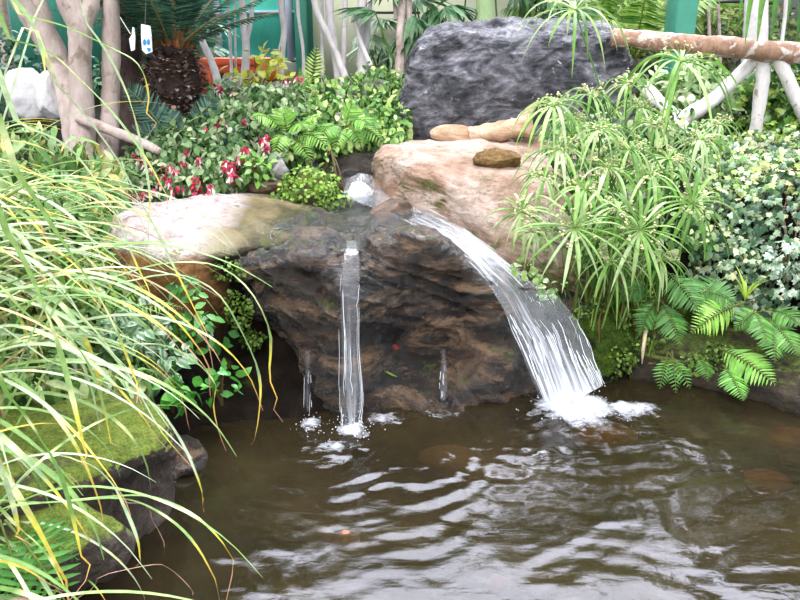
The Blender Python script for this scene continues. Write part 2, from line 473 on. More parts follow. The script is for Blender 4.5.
M['soil'] = rock_mat('soil', [(.3, '0c0906'), (.5, '1c150e'), (.7, '30251a')], 6, rough=.9, spec=.12, bs=.8, bscale=40, moss=('2a3a14', '4a5b22', .5, 1.1, 1.05))
M['wet_brown'] = rock_mat('wet_brown_rock', [(.3, '3a2c22'), (.5, '6e5644'), (.7, '937a66')], 6, rough=.35, bs=.8, bscale=20)
M['bed'] = rock_mat('pond_bed', [(.3, '1c170d'), (.5, '352c18'), (.7, '4d4026')], 4, rough=.9, spec=.1, bs=.4, bscale=20)
M['orange_stone'] = rock_mat('orange_stone', [(.3, 'c08430'), (.5, 'e6aa50'), (.7, 'f0c070')], 7, rough=.5, bs=.3, bscale=25)
M['red_stone'] = rock_mat('red_stone', [(.3, '7a3c1c'), (.5, 'b0602c'), (.7, 'c98a5a')], 9, rough=.5, bs=.3, bscale=25)
M['wood_tan'] = rock_mat('tan_wood', [(.3, 'a07c60'), (.5, 'c9aa8c'), (.7, 'e4d0b8')], 8, (1, 1, 3), rough=.75, bs=.6, bscale=30, spots=('5f4636', 12, .62))
M['moss_brown'] = rock_mat('brown_moss', [(.3, '5a4020'), (.5, '87683a'), (.7, 'a88a58')], 20, rough=.95, bs=1, bscale=70)
M['grey_stone'] = rock_mat('light_grey_stone', [(.3, '7c7878'), (.5, 'a4a0a2'), (.7, 'c4c0c2')], 9, rough=.8, bs=.5, bscale=30)
M['white_stone'] = rock_mat('white_stone', [(.3, 'cfcaca'), (.5, 'ece9ea'), (.7, 'f6f4f6')], 6, rough=.7, bs=.3, bscale=20)
M['pond'] = pond_mat()
M['fall'] = flow_mat('white_water', .16, .97, .12, .38, su=20, sv=1.1, gloss=.045)
M['thin'] = flow_mat('thin_water', .1, .85, .26, .34, su=7, sv=1.2, gloss=.05)
M['film'] = flow_mat('water_film', .0, .5, .48, .25, su=14, sv=9, gloss=.15)
M['drop'] = simple_mat('water_drop', (.85, .88, .95), .25, bs=0, var=.02)
# ---------- camera, light ----------
cd = bpy.data.cameras.new('camera'); cd.sensor_width = 36; cd.lens = 36*F/800; cd.clip_start = .05; cd.clip_end = 200
cam = bpy.data.objects.new('camera', cd); cam.location = (0, 0, CAMZ); cam.rotation_euler = (PI/2-PITCH, 0, 0); COL.objects.link(cam)
scene.camera = cam
scene.view_settings.view_transform = 'Standard'; scene.view_settings.look = 'None'; scene.view_settings.gamma = 1
scene.view_settings.use_curve_mapping = False; scene.view_settings.exposure = EXPOSURE
w = bpy.data.worlds.new('world'); scene.world = w; w.use_nodes = True; nt = w.node_tree; nt.nodes.clear()
wo = N(nt, 'ShaderNodeOutputWorld'); bg = N(nt, 'ShaderNodeBackground'); tc = N(nt, 'ShaderNodeTexCoord')
sx = N(nt, 'ShaderNodeSeparateXYZ'); nt.links.new(tc.outputs['Generated'], sx.inputs[0])
cl = noise(nt, mapping(nt, tc.outputs['Generated'], (1, 1, 2)), 3.0, 5, .55)
skyc = ramp(nt, sx.outputs[2], [(0, (.55, .60, .66)), (.25, (.80, .83, .93)), (1, (.97, 1.0, 1.1))])
q = N(nt, 'ShaderNodeMix', data_type='RGBA', blend_type='MULTIPLY'); q.inputs[0].default_value = 1
# bright sky patch added beyond the trees for pond reflections and backlight
vd = N(nt, 'ShaderNodeVectorMath', operation='DOT_PRODUCT'); nt.links.new(tc.outputs['Generated'], vd.inputs[0]); vd.inputs[1].default_value = tuple(norm(np.array([.05, .62, .80])))
lob = maprange(nt, vd.outputs['Value'], .72, .96, 0, 1)
lob = math_(nt, 'MULTIPLY', math_(nt, 'POWER', lob, 1.3), ramp(nt, cl, [(.35, (.35, .35, .35)), (.6, (1, 1, 1))]))
amt = math_(nt, 'ADD', math_(nt, 'MULTIPLY', lob, LOBE), 1.0)
nt.links.new(skyc, q.inputs[6]); nt.links.new(amt, q.inputs[7])
nt.links.new(q.outputs[2], bg.inputs[0]); bg.inputs[1].default_value = SKY; nt.links.new(bg.outputs[0], wo.inputs[0])
sd = bpy.data.lights.new('sun', 'SUN'); sd.energy = SUN; sd.angle = math.radians(25); sd.color = (1, .98, .94)
so = bpy.data.objects.new('sun', sd); so.location = (-3, -2, 8); so.rotation_euler = (math.radians(38), math.radians(-16), 0); COL.objects.link(so)

# ---------- ground ----------
WL = [W(60, 640), W(95, 560), W(120, 520), W(185, 455), W(200, 432), W(250, 424), W(300, 424), W(345, 412), W(440, 405), W(520, 392), W(600, 385), W(660, 386), W(750, 402), W(800, 420), W(860, 445)]
poly = np.array([p[:2] for p in WL]+[[3.4, 2.6], [3.6, 1.0], [3.0, .3], [-.6, .2], [-1.0, .9]])
def sdist(p):
    a = poly; b = np.roll(poly, -1, 0); d = np.full(len(p), 1e9); ins = np.zeros(len(p), bool)
    for A, B in zip(a, b):
        e = B-A; w_ = p-A; t = np.clip((w_@e)/(e@e), 0, 1); d = np.minimum(d, np.linalg.norm(w_-t[:, None]*e, axis=1))
        c = ((A[1] > p[:, 1]) != (B[1] > p[:, 1])); 
        with np.errstate(divide='ignore', invalid='ignore'):
            xi = A[0]+(p[:, 1]-A[1])*e[0]/(e[1] if e[1] else 1e-9)
        ins ^= c & (p[:, 0] < xi)
    return np.where(ins, -d, d)
def sm(x): x = np.clip(x, 0, 1); return x*x*(3-2*x)
def ground_h(x, y):
    x = np.atleast_1d(np.asarray(x, float)); y = np.atleast_1d(np.asarray(y, float))
    s = sdist(np.stack([x, y], 1))
    n = fbm(np.stack([x*1.2, y*1.2, x*0], 1), 5, 4)
    h_out = .05+.55*sm((s-.05)/1.15)+.16*sm((y-4.6)/.9)+.04*n*sm(s/.4)
    h_in = -.42*sm(-s/.5)+.05*n-.02
    return np.where(s > 0, h_out*sm(s/.12)-.02*(1-sm(s/.12)), h_in*sm(-s/.06)-.02*(1-sm(-s/.06)))
def gz(x, y): return float(ground_h(x, y)[0])
gx = np.concatenate([np.linspace(-9, -2.6, 30)[:-1], np.linspace(-2.6, 3.8, 260), np.linspace(3.8, 10, 30)[1:]])
gy = np.concatenate([np.linspace(-3, .2, 14)[:-1], np.linspace(.2, 5.5, 220), np.linspace(5.5, 14, 40)[1:]])
X, Y = np.meshgrid(gx, gy, indexing='xy'); H = ground_h(X.ravel(), Y.ravel())
V = np.stack([X.ravel(), Y.ravel(), H], 1)
fc = grid_faces(len(gy), len(gx))
inb = H[fc].max(1) < 0.005
for nm, sel, mt in (('ground', ~inb, 'soil'), ('pond_bed', inb, 'bed')):
    fs = fc[sel]; u, inv = np.unique(fs, return_inverse=True)
    mb = MB(); mb.add(V[u], inv.reshape(-1, 4)); o = mb.build(nm, M[mt]); o['kind'] = 'structure'

# ---------- pond surface ----------
wx = np.linspace(-2.1, 3.4, 520); wy = np.linspace(.35, 3.75, 330)
X, Y = np.meshgrid(wx, wy, indexing='xy'); p2 = np.stack([X.ravel(), Y.ravel()], 1)
S1 = W(352, 430)[:2]; S2 = W(575, 408)[:2]; S0 = W(310, 425)[:2]
h = np.zeros(len(p2)); p3 = np.concatenate([p2, np.zeros((len(p2), 1))], 1)
wn = fbm(p3*2.0, 3, 3)
for S, A, k, dec in ((S1, .0026, 62, .9), (S2, .0034, 52, 1.1), (S0, .0025, 75, .8)):
    r = np.linalg.norm(p2-S, axis=1)
    mod = .35+.9*np.clip(fbm(p3*3.0+k, int(k), 3)+.25, 0, 1)
    h += A*np.exp(-r/dec)*mod*np.sin(k*r+10*wn)
wp = p3+.12*np.stack([vnoise(p3*3, 71), vnoise(p3*3, 72), 0*wn], 1)
h += .0085*fbm(wp*np.array([2.6, 4.8, 1]), 21, 3)+.0016*fbm(wp*np.array([9, 17, 1]), 23, 3, True)
foam = np.zeros(len(p2))
for S, R_, a, an in ((S2, .22, .95, 1.0), (S1, .11, .72, 1.2), (S0, .09, .66, 1), (W(625, 410)[:2], .22, .70, 1.5), (W(590, 425)[:2], .2, .62, 1.6), (W(385, 420)[:2], .16, .6, 1.3), (W(335, 448)[:2], .2, .55, 1.6), (W(430, 414)[:2], .3, .5, 1.8), (W(540, 455)[:2], .25, .46, 1.8)):
    d = (p2-S)*np.array([1, an*1.25]); r = np.linalg.norm(d, axis=1)
    f_ = a*np.exp(-(r/R_)**2); foam = np.maximum(foam, f_)
h += foam**2*.05*(fbm(p3*14, 31, 4, True)*.8+.5)
mb = MB(); mb.add(np.stack([X.ravel(), Y.ravel(), h], 1), grid_faces(len(wy), len(wx)))
o = mb.build('pond_water', M['pond'], attr={'foam': foam}); tag(o, 'murky olive rippling pond water below the rock waterfall', 'water')

# ---------- rocks ----------
def rock_thing(name, mb, mat, label, cat='rock', group=None):
    o = mb.build(name, M[mat]); tag(o, label, cat, group); return o
Z = None
# central wet boulder
B = [
 [(262,330,3.9),(290,345,3.9),(318,370,3.8),(350,395,3.7),(400,395,3.7),(450,390,3.7),(505,380,3.7),(552,372,3.7),(590,365,3.7)],
 [(262,318,3.45),(288,335,3.4),(314,378,3.2),(345,0,0,-.25),(400,0,0,-.25),(450,0,0,-.25),(510,0,0,-.25),(556,0,0,-.25),(588,0,0,-.25)],
 [(258,300,3.3),(282,322,3.22),(310,362,3.12),(344,414,2.98),(400,410,3.0),(450,402,3.04),(508,388,3.12),(552,384,3.2),(586,378,3.3)],
 [(250,278,3.3),(284,296,3.2),(316,316,3.12),(352,345,3.05),(402,352,3.27),(450,352,3.35),(498,345,3.24),(540,350,3.28),(584,345,3.4)],
 [(246,276,3.27),(286,273,3.2),(316,274,3.2),(352,290,3.1),(398,300,3.22),(450,305,3.33),(492,310,3.28),(534,322,3.36),(578,324,3.45)],
 [(242,266,3.3),(284,259,3.22),(314,256,3.2),(352,262,3.25),(394,243,3.25),(438,250,3.27),(482,282,3.32),(526,306,3.44),(574,314,3.5)],
 [(242,262,3.42),(280,252,3.4),(314,242,3.38),(352,245,3.4),(395,234,3.42),(440,240,3.5),(490,274,3.5),(530,298,3.55),(580,308,3.6)],
 [(256,250,3.75),(286,232,3.8),(314,222,3.88),(352,222,3.9),(395,222,3.9),(445,232,3.9),(500,266,3.75),(545,288,3.75),(592,300,3.8)],
 [(256,270,3.95),(290,245,4.1),(314,232,4.2),(352,230,4.3),(395,232,4.3),(445,245,4.2),(500,280,4.0),(545,310,3.95),(592,320,3.95)],
]
def rows(B):
    out = []
    base = None
    for r in B:
        rr = []
        for p in r:
            if len(p) == 4: rr.append(None)
            else: rr.append(P(*p))
        out.append(rr)
    for i, r in enumerate(B):
        for j, p in enumerate(r):
            if len(p) == 4:
                q = out[i+1][j]; out[i][j] = np.array([q[0], q[1]+.05, p[3]])
    return np.array(out)
mb = rock_loft('waterfall_boulder', rows(B), None, 420, 380, amp=.055, freq=4.2, ridge=.6, seed=11, strata=(math.radians(-28), 2.0, 8, 1.0), fine=.007, block=5)
rock_thing('waterfall_boulder', mb, 'dark_rock', 'dark wet layered boulder with water spilling over it, centre of the pond edge')
# left slab
B = [
 [(80,400,3.9),(150,400,3.9),(200,400,3.9),(235,400,3.9),(275,400,3.9),(330,390,3.95)],
 [(90,0,0,-.3),(150,0,0,-.3),(200,0,0,-.3),(240,0,0,-.3),(280,0,0,-.3),(325,0,0,-.3)],
 [(85,430,2.92),(150,430,2.9),(200,428,2.92),(242,424,3.05),(282,412,3.25),(322,400,3.4)],
 [(88,330,3.2),(140,330,3.12),(185,335,3.12),(232,340,3.28),(275,340,3.5),(318,330,3.6)],
 [(98,260,3.35),(136,262,3.22),(178,272,3.15),(222,280,3.24),(262,282,3.4),(312,280,3.5)],
 [(112,226,3.5),(140,230,3.38),(176,238,3.28),(216,250,3.24),(256,253,3.36),(310,256,3.45)],
 [(120,214,3.7),(150,212,3.7),(186,212,3.66),(232,226,3.55),(272,236,3.55),(320,240,3.6)],
 [(140,206,4.1),(168,203,4.15),(205,196,4.2),(250,195,4.2),(295,203,4.2),(335,214,4.2)],
 [(140,225,4.35),(168,222,4.35),(205,215,4.4),(250,215,4.4),(295,220,4.4),(335,230,4.4)],
]
mb = rock_loft('flat_boulder', rows(B), None, 300, 260, amp=.035, freq=4, ridge=.5, seed=23, fine=.006, block=5)
m_, nt, o_ = newmat('slab_rock'); L = nt.links
g = N(nt, 'ShaderNodeNewGeometry'); pos = g.outputs['Position']; sx = N(nt, 'ShaderNodeSeparateXYZ'); L.new(g.outputs['Position'], sx.inputs[0])
n1 = noise(nt, mapping(nt, pos, (1, 1, .8)), 4, 7, .62, .5)
pale = ramp(nt, noise(nt, pos, 9, 8, .7, .3), [(.3, '6f5e58'), (.42, 'ab9b96'), (.6, 'd0c6c6')])
brown = ramp(nt, noise(nt, mapping(nt, pos, (2, 1, .6)), 4, 7, .6, .6), [(.25, '2a1c12'), (.42, '6d4a2c'), (.55, '9c7046'), (.75, 'b59478')])
dark = ramp(nt, n1, [(.3, '0a0806'), (.6, '19150f'), (.8, '2c2618')])  # recess shade painted into the colour of the slab's lower and right front
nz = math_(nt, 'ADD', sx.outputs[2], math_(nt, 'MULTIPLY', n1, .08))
c = mixc(nt, maprange(nt, nz, .655, .695, 0, 1), brown, pale)
xx = math_(nt, 'ADD', sx.outputs[0], math_(nt, 'MULTIPLY', n1, .22))
c = mixc(nt, maprange(nt, xx, -.78, -.66, 0, 1), c, mixc(nt, maprange(nt, nz, .66, .70, 0, 1), dark, ramp(nt, n1, [(.3, '4a4230'), (.5, '7c7050'), (.7, '9a9078')])))
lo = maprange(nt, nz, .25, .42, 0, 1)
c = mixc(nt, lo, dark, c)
nm = noise(nt, pos, 9, 6, .65)
c = mixc(nt, maprange(nt, nm, .58, .66, 0, .7), c, '5c6428')
b = N(nt, 'ShaderNodeBsdfPrincipled'); b.inputs['Roughness'].default_value = .8; b.inputs['Specular IOR Level'].default_value = .15; L.new(c, b.inputs['Base Color'])
L.new(bump(nt, noise(nt, pos, 22, 8, .7), 1.0, .03), b.inputs['Normal']); L.new(b.outputs[0], o_.inputs[0]); M['slab'] = m_
rock_thing('flat_boulder', mb, 'slab', 'pale flat-topped boulder with brown front, left of the waterfall')
# pink boulder
B = [
 [(398,225,4.9),(420,240,4.9),(470,270,4.8),(520,300,4.7),(580,320,4.6),(640,330,4.6)],
 [(392,222,4.2),(415,238,4.1),(468,262,3.95),(515,290,3.85),(570,305,3.8),(630,315,3.9)],
 [(398,205,4.15),(412,222,4.05),(455,240,3.9),(505,262,3.72),(555,285,3.66),(620,300,3.75)],
 [(398,180,4.18),(412,192,4.08),(452,205,3.92),(508,218,3.76),(555,240,3.7),(620,250,3.75)],
 [(392,160,4.25),(406,163,4.15),(452,170,4.05),(510,176,3.95),(556,190,3.9),(620,200,3.95)],
 [(398,152,4.4),(412,150,4.4),(452,152,4.4),(512,156,4.4),(560,160,4.4),(620,165,4.4)],
 [(395,147,4.75),(412,144,4.8),(455,141,4.85),(512,138,4.9),(565,138,4.9),(620,142,4.9)],
 [(395,175,5.0),(412,170,5.05),(455,168,5.1),(512,165,5.1),(565,165,5.1),(620,170,5.1)],
]
mb = rock_loft('pink_boulder', rows(B), None, 300, 260, amp=.04, freq=3.6, ridge=.5, seed=31, fine=.005, strata=(math.radians(-20), 1.5, 6, .5), block=4, cap=(.86, .45))
rock_thing('sloping_boulder', mb, 'pink_rock', 'large pinkish tan sloping boulder right of the stream, below the dark grey boulder')
# dark grey standing boulder
B = [
 [(414,185,5.5),(450,185,5.5),(500,185,5.5),(560,185,5.5),(618,185,5.5)],
 [(414,165,4.95),(450,165,4.95),(500,165,4.95),(560,165,4.98),(618,165,5.05)],
 [(414,145,4.93),(450,142,4.9),(500,140,4.9),(560,142,4.95),(618,140,5.03)],
 [(420,95,5.0),(450,98,4.9),(500,96,4.9),(560,90,4.95),(616,96,5.05)],
 [(426,64,5.04),(452,60,5.0),(500,58,4.98),(560,56,5.02),(612,62,5.1)],
 [(432,46,5.08),(456,37,5.06),(500,36,5.06),(560,34,5.1),(608,38,5.16)],
 [(438,36,5.2),(460,31,5.25),(500,30,5.28),(560,28,5.28),(604,30,5.25)],
 [(438,44,5.5),(460,38,5.5),(500,38,5.5),(560,38,5.5),(604,42,5.45)],
]
mb = rock_loft('grey_boulder', rows(B), None, 300, 260, amp=.04, freq=4.6, ridge=.65, seed=41, fine=.009, strata=(math.radians(35), 1.8, 7, .8), block=4, cap=(.93, .6))
rock_thing('standing_boulder', mb, 'slate', 'big dark grey upright boulder behind the pink boulder')
# left mossy rocks
B = [
 [(-140,0,0,-.3),(-40,0,0,-.3),(30,0,0,-.3),(70,0,0,-.3),(120,0,0,-.3)],
 [(-140,560,1.75),(-30,545,1.8),(35,535,1.85),(82,520,1.95),(128,495,2.12)],
 [(-140,520,1.75),(-30,505,1.8),(38,490,1.86),(92,478,1.97),(140,466,2.14)],
 [(-140,480,1.9),(-30,470,1.95),(38,462,2.0),(94,455,2.08),(150,446,2.2)],
 [(-140,420,2.2),(-30,415,2.3),(38,412,2.35),(96,408,2.38),(150,410,2.42)],
 [(-140,395,2.6),(-30,395,2.65),(38,395,2.65),(96,396,2.65),(146,400,2.62)],
 [(-140,440,2.8),(-30,440,2.8),(38,440,2.8),(96,440,2.8),(140,430,2.75)],
]
mb = rock_loft('mossy', rows(B), None, 220, 240, amp=.03, freq=5, ridge=.4, seed=51, fine=.008)
rock_thing('mossy_rock', mb, 'moss_rock', 'broad flat rock covered in yellow-green moss at the left pond edge')
mb = stone_mb(P(48, 540, 1.82)+np.array([0, .05, -.05]), (.21, .17, .13), 8, rough=.18, fine=.03)
rock_thing('mossy_stone', mb, 'moss_rock', 'small mossy stone at the water line under the flat mossy rock')
mb = stone_mb(P(5, 640, 1.45), (.16, .12, .09), 9)
rock_thing('corner_stone', mb, 'pink_rock', 'pinkish stone tip in the bottom left corner below the fern')
mb = stone_mb(W(176, 470, -.02)+np.array([-.02, .05, 0]), (.12, .16, .09), 10, rough=.2, rot=.6)
rock_thing('edge_stone', mb, 'dark_rock', 'dark stone at the water line right of the flat mossy rock')
# right bank rocks
mb = stone_mb(P(596, 355, 3.36)+np.array([0.02, .05, -.06]), (.19, .16, .23), 12, rough=.3, fine=.07)
rock_thing('green_rock', mb, 'moss_dark', 'dark green mossy rock beside the foot of the waterfall')
B = [
 [(630,420,3.9),(700,430,3.9),(760,440,3.9),(830,460,3.8)],
 [(628,0,0,-.25),(700,0,0,-.25),(760,0,0,-.25),(830,0,0,-.25)],
 [(630,386,3.3),(698,390,3.22),(758,402,3.08),(835,428,2.86)],
 [(632,362,3.34),(700,368,3.27),(762,378,3.14),(838,398,2.92)],
 [(636,335,3.5),(700,338,3.45),(768,345,3.35),(840,352,3.2)],
 [(640,310,3.8),(700,312,3.75),(770,312,3.7),(840,312,3.7)],
 [(640,330,4.1),(700,330,4.1),(770,335,4.1),(840,340,4.1)],
]
mb = rock_loft('bank', rows(B), None, 200, 200, amp=.035, freq=6, ridge=.5, seed=61, fine=.008)
rock_thing('bank_rock', mb, 'moss_bank', 'long moss-covered bank rock under the ferns at the right pond edge')
for i, (px, py, d, r, mt, lb, sd_) in enumerate([
  (604, 436, -.062, (.14, .10, .06), 'orange_stone', 'golden orange stone just under the water below the foam', 3),
  (765, 484, -.052, (.10, .07, .05), 'red_stone', 'rust-coloured stone under the water at the right side of the pond', 4),
  (583, 548, -.04, (.04, .03, .03), 'red_stone', 'small reddish stone under water at the bottom of the frame', 5),
  (345, 540, -.03, (.05, .04, .035), 'red_stone', 'red-brown stone under water near the middle of the pond', 6),
  (318, 538, -.035, (.055, .045, .035), 'grey_stone', 'pale stone under water left of the red-brown one', 7),
  (690, 398, -.06, (.10, .05, .04), 'red_stone', 'brown stone under water in front of the right ferns', 8),
  (790, 440, -.07, (.09, .07, .05), 'red_stone', 'reddish stone under water at the right frame edge', 9),
  (450, 462, -.09, (.14, .09, .06), 'brown_rock', 'dim brown stone under water in front of the waterfall boulder', 10)]):
    if i == 2: px = 497; py = 585
    mb = stone_mb(W(px, py, d), r, sd_, sub=4)
    rock_thing('sunken_stone', mb, mt, lb)
# stones on/near the top
mb = stone_mb(P(393, 219, 3.98)+np.array([.0, 0, .04]), (.13, .09, .075), 71, rot=.3, cuts=9)
rock_thing('stream_stone', mb, 'wet_brown', 'wet brown stone splitting the stream at the top of the falls')
mb = stone_mb(P(308, 192, 4.32), (.15, .17, .13), 72, rough=.2, fine=.03)
rock_thing('fern_moss_stone', mb, 'moss_rock', 'rounded green mossy stone behind the pale slab')
mb = stone_mb(P(276, 168, 4.5), (.085, .07, .08), 73)
rock_thing('grey_stone', mb, 'grey_stone', 'small light grey stone left of the green mossy stone')
mb = stone_mb(P(262, 187, 4.4), (.17, .08, .05), 77)
rock_thing('flat_stone', mb, 'wet_brown', 'thin flat brown stone beneath the light grey stone')
mb = stone_mb(P(378, 95, 5.6), (.16, .14, .12), 74)
rock_thing('grey_cobble', mb, 'grey_stone', 'light grey stone among the leaves left of the upright boulder')
mb = stone_mb(P(350, 180, 4.75), (.36, .2, .2), 75, rough=.2)
rock_thing('shadow_rock', mb, 'dark_rock', 'dark rock in shade behind the stream inlet')
mb = stone_mb(P(498, 166, 4.1)+np.array([0, 0, .03]), (.125, .075, .06), 76, rough=.22, fine=.06, rot=-.1)
rock_thing('brown_mossy_stone', mb, 'moss_brown', 'small stone under brown moss lying on the pink boulder')
mb = stone_mb(P(525, 192, 3.93), (.07, .05, .06), 78, rough=.25, fine=.06)
rock_thing('moss_clump', mb, 'moss_brown', 'brown moss clump on the pink boulder right of the mossy stone', cat='moss')
mb = stone_mb(P(452, 134, 4.8), (.135, .07, .058), 79, rough=.08, cuts=3)
rock_thing('log_stub', mb, 'wood_tan', 'short rounded tan log piece lying left at the foot of the grey boulder', cat='log')
mb = MB(); tube(mb, [P(470, 137, 4.78), P(500, 131, 4.76), P(533, 124, 4.74)], [.068, .066, .06], 20, n=30, bump=.35, seed=5)
rock_thing('driftwood', mb, 'wood_tan', 'broken tan driftwood log lying on the pink boulder', cat='log')
mb = MB(); tube(mb, [P(515, 128, 4.8), P(527, 114, 4.82), P(537, 103, 4.84)], [.04, .038, .012], 14, n=20, bump=.5, seed=6)
rock_thing('wood_splinter', mb, 'wood_tan', 'pointed splinter of tan wood sticking up beside the driftwood', cat='log')
for (px, py, Yd, r, sd_) in ((30, 92, 5.6, (.17, .12, .2), 81), (52, 98, 5.3, (.12, .1, .17), 82)):
    mb = stone_mb(P(px, py, Yd), r, sd_)
    rock_thing('white_stone', mb, 'white_stone', 'bright white stone behind the long grass, '+('farther left' if sd_ == 81 else 'beside the trunks'))

# ---------- falling water ----------
def flow(name, rws, mat, label, nr=90, nc=24, off=.0, wob=.006, seed=0, dens=None, strands=0, sr=.0022, cat='waterfall', parent=None, sub='water_sheet'):
    G = patch(rws, nr, nc)
    Nn = grid_normals(G, False)
    if (Nn[..., 1].mean() > 0) and (Nn[..., 2].mean() < 0): Nn = -Nn
    if Nn[..., 2].mean() < 0: Nn = -Nn
    U, Vv = np.meshgrid(np.linspace(0, 1, nc), np.linspace(0, 1, nr), indexing='xy')
    q = np.stack([U.ravel()*8, Vv.ravel()*3, 0*U.ravel()], 1)
    G = G+Nn*(off+wob*fbm(q, seed, 3).reshape(nr, nc)[..., None])
    ed = np.minimum(U, 1-U)*2; dn = (np.sqrt(ed)-.55)*.5; dn = dn-(.42*np.exp(-((U-.68)/.14)**2)*np.exp(-((Vv-.3)/.28)**2) if name == 'cascade' else 0)
    if dens is not None: dn = dn+np.interp(Vv, np.linspace(0, 1, len(dens)), dens)
    root = thing(name, label, cat, G[-1, nc//2])
    mb = MB(); mb.add(G.reshape(-1, 3), grid_faces(nr, nc))
    mb.build(sub, M[mat], root, attr={'fu': U.ravel(), 'fv': Vv.ravel(), 'dens': dn.ravel()})
    if strands:
        mb = MB(); rg = np.random.default_rng(seed+5)
        for k in range(strands):
            u = rg.beta(1.4, 1.4)*(nc-1); a = rg.uniform(.3, .85)*(nr-1); b_ = min(nr-1, a+rg.uniform(.08, .4)*nr)
            ts = np.linspace(a, b_, 10); du = np.cumsum(rg.normal(0, .12, 10))
            uu = np.clip(u+du, 0, nc-1.01); i = np.minimum(ts.astype(int), nr-2); j = uu.astype(int)
            fi = (ts-i)[:, None]; fj = (uu-j)[:, None]
            pp = (G[i, j]*(1-fi)+G[i+1, j]*fi)*(1-fj)+(G[i, j+1]*(1-fi)+G[i+1, j+1]*fi)*fj
            pp = pp+Nn[i, j]*rg.uniform(.0, .018)
            r = sr*rg.uniform(.4, 1.1)
            tube(mb, pp, np.array([.2, 1, 1, .2])[[0, 1, 1, 1, 1, 1, 1, 2, 2, 3]]*r, 5, caps=False)
        mb.build('water_strand', M['drop'], root)
    return root
flow('stream', [
 [(350,186,4.42),(362,180,4.42),(373,188,4.4)],
 [(346,204,4.2),(368,203,4.2),(392,204,4.18)],
 [(372,216,4.0),(402,218,3.98),(432,220,3.98)],
 [(404,230,3.74),(432,233,3.74),(456,233,3.82)],
 [(436,246,3.52),(460,250,3.55),(482,252,3.62)],
 [(464,268,3.38),(486,272,3.4),(512,276,3.48)],
 [(484,288,3.29),(508,293,3.3),(540,298,3.38)],
 ], 'fall', 'white stream running down over the boulder to the main fall', 120, 40, .045, .012, 3, dens=[-.1, -.2, -.26, -.26, -.24, -.2, -.12], strands=24, sr=.0014, cat='stream')
flow('cascade', [
 [(484,288,3.29),(508,293,3.3),(545,300,3.38)],
 [(498,312,3.2),(526,314,3.22),(566,318,3.3)],
 [(510,338,3.13),(540,338,3.16),(578,338,3.24)],
 [(524,368,3.06),(552,366,3.08),(586,362,3.17)],
 [(540,400,3.0),(566,402,3.0),(598,388,3.1)],
 ], 'fall', 'broad white cascade falling into the pond right of the boulder', 100, 60, .045, .025, 4, dens=[-.12, .04, .04, .08, .28], strands=90, sr=.0016)
flow('thin_fall', [
 [(350.5,250,3.3),(352,249.5,3.3),(353.5,250,3.3)],
 [(350,262,3.16),(352,262,3.155),(354,262,3.16)],
 [(349.5,295,3.06),(351,295,3.055),(353,295,3.06)],
 [(349,350,2.98),(351,350,2.975),(353.5,350,2.98)],
 [(348,400,2.93),(352,400,2.92),(356,400,2.93)],
 [(343,430,2.88),(352,432,2.87),(362,430,2.88)],
 ], 'thin', 'narrow thread of water falling down the middle of the boulder', 100, 12, .045, .006, 5, dens=[-.6, -.35, -.02, .08, .12, .2], strands=16, sr=.0011)
flow('thin_fall', [
 [(305,352,3.08),(308,350,3.06),(311,352,3.08)],
 [(305,385,3.03),(308,385,3.01),(311,385,3.03)],
 [(303,422,2.96),(308,424,2.94),(313,422,2.96)],
 ], 'thin', 'short trickle dripping off the left underside of the boulder', 60, 8, .0, .004, 6, dens=[-.05, .0, .1], strands=8, sr=.001)
flow('thin_fall', [
 [(441,350,3.22),(443.5,349,3.2),(446,350,3.22)],
 [(441,372,3.1),(443.5,372,3.08),(446,372,3.1)],
 [(440,398,3.02),(443.5,400,3.0),(447,398,3.02)],
 ], 'thin', 'faint trickle between the thin fall and the broad cascade', 50, 8, .0, .004, 7, dens=[-.05, .0, .05], strands=6, sr=.0008)
# thin film of water on top
flow('shallow_pool', [
 [(225,252,3.30),(290,256,3.22),(352,256,3.24),(395,242,3.3),(440,250,3.34)],
 [(222,240,3.45),(290,242,3.42),(352,242,3.42),(395,236,3.42),(440,240,3.5)],
 [(250,228,3.62),(295,230,3.62),(352,230,3.62),(395,228,3.62),(440,232,3.7)],
 [(290,216,3.95),(318,214,3.98),(352,214,3.98),(395,216,3.95),(430,222,3.9)],
 [(325,206,4.22),(338,205,4.22),(352,204,4.22),(372,204,4.22),(395,208,4.15)],
 ], 'film', 'thin sheet of clear water sliding over the top of the boulders', 90, 90, .028, .014, 8, cat='water', dens=[-.02, -.08, -.12, -.05])
# splash mounds + droplets
def droplets(name, c, n, spread, hgt, label, seed):
    rg = np.random.default_rng(seed); mb = MB(); v, f = ICO[1]
    for k in range(n):
        d = rg.normal(0, 1, 2)*spread*.5; z = abs(rg.normal(0, 1))*hgt*math.exp(-np.linalg.norm(d)/spread)
        r = rg.uniform(.0009, .0028)
        mb.add(v*r*np.array([1, 1, rg.uniform(.8, 1.6)])+np.array([c[0]+d[0], c[1]+d[1], z+.004]), f)
    o = mb.build(name, M['drop']); tag(o, label, 'splash', kind='stuff')
droplets('splash', W(572, 408), 260, .16, .07, 'white spray where the broad cascade hits the pond', 1)
droplets('splash', W(352, 430), 90, .10, .04, 'white spray at the foot of the narrow thread of water', 2)
droplets('splash', W(312, 428), 45, .08, .03, 'small splash under the left trickle', 3)
mb = stone_mb(P(361, 193, 4.3), (.06, .05, .06), 91, rough=.35, fine=.1)
o = mb.build('splash', M['drop']); tag(o, 'white burst of water at the stream inlet beside the pink boulder', 'splash')

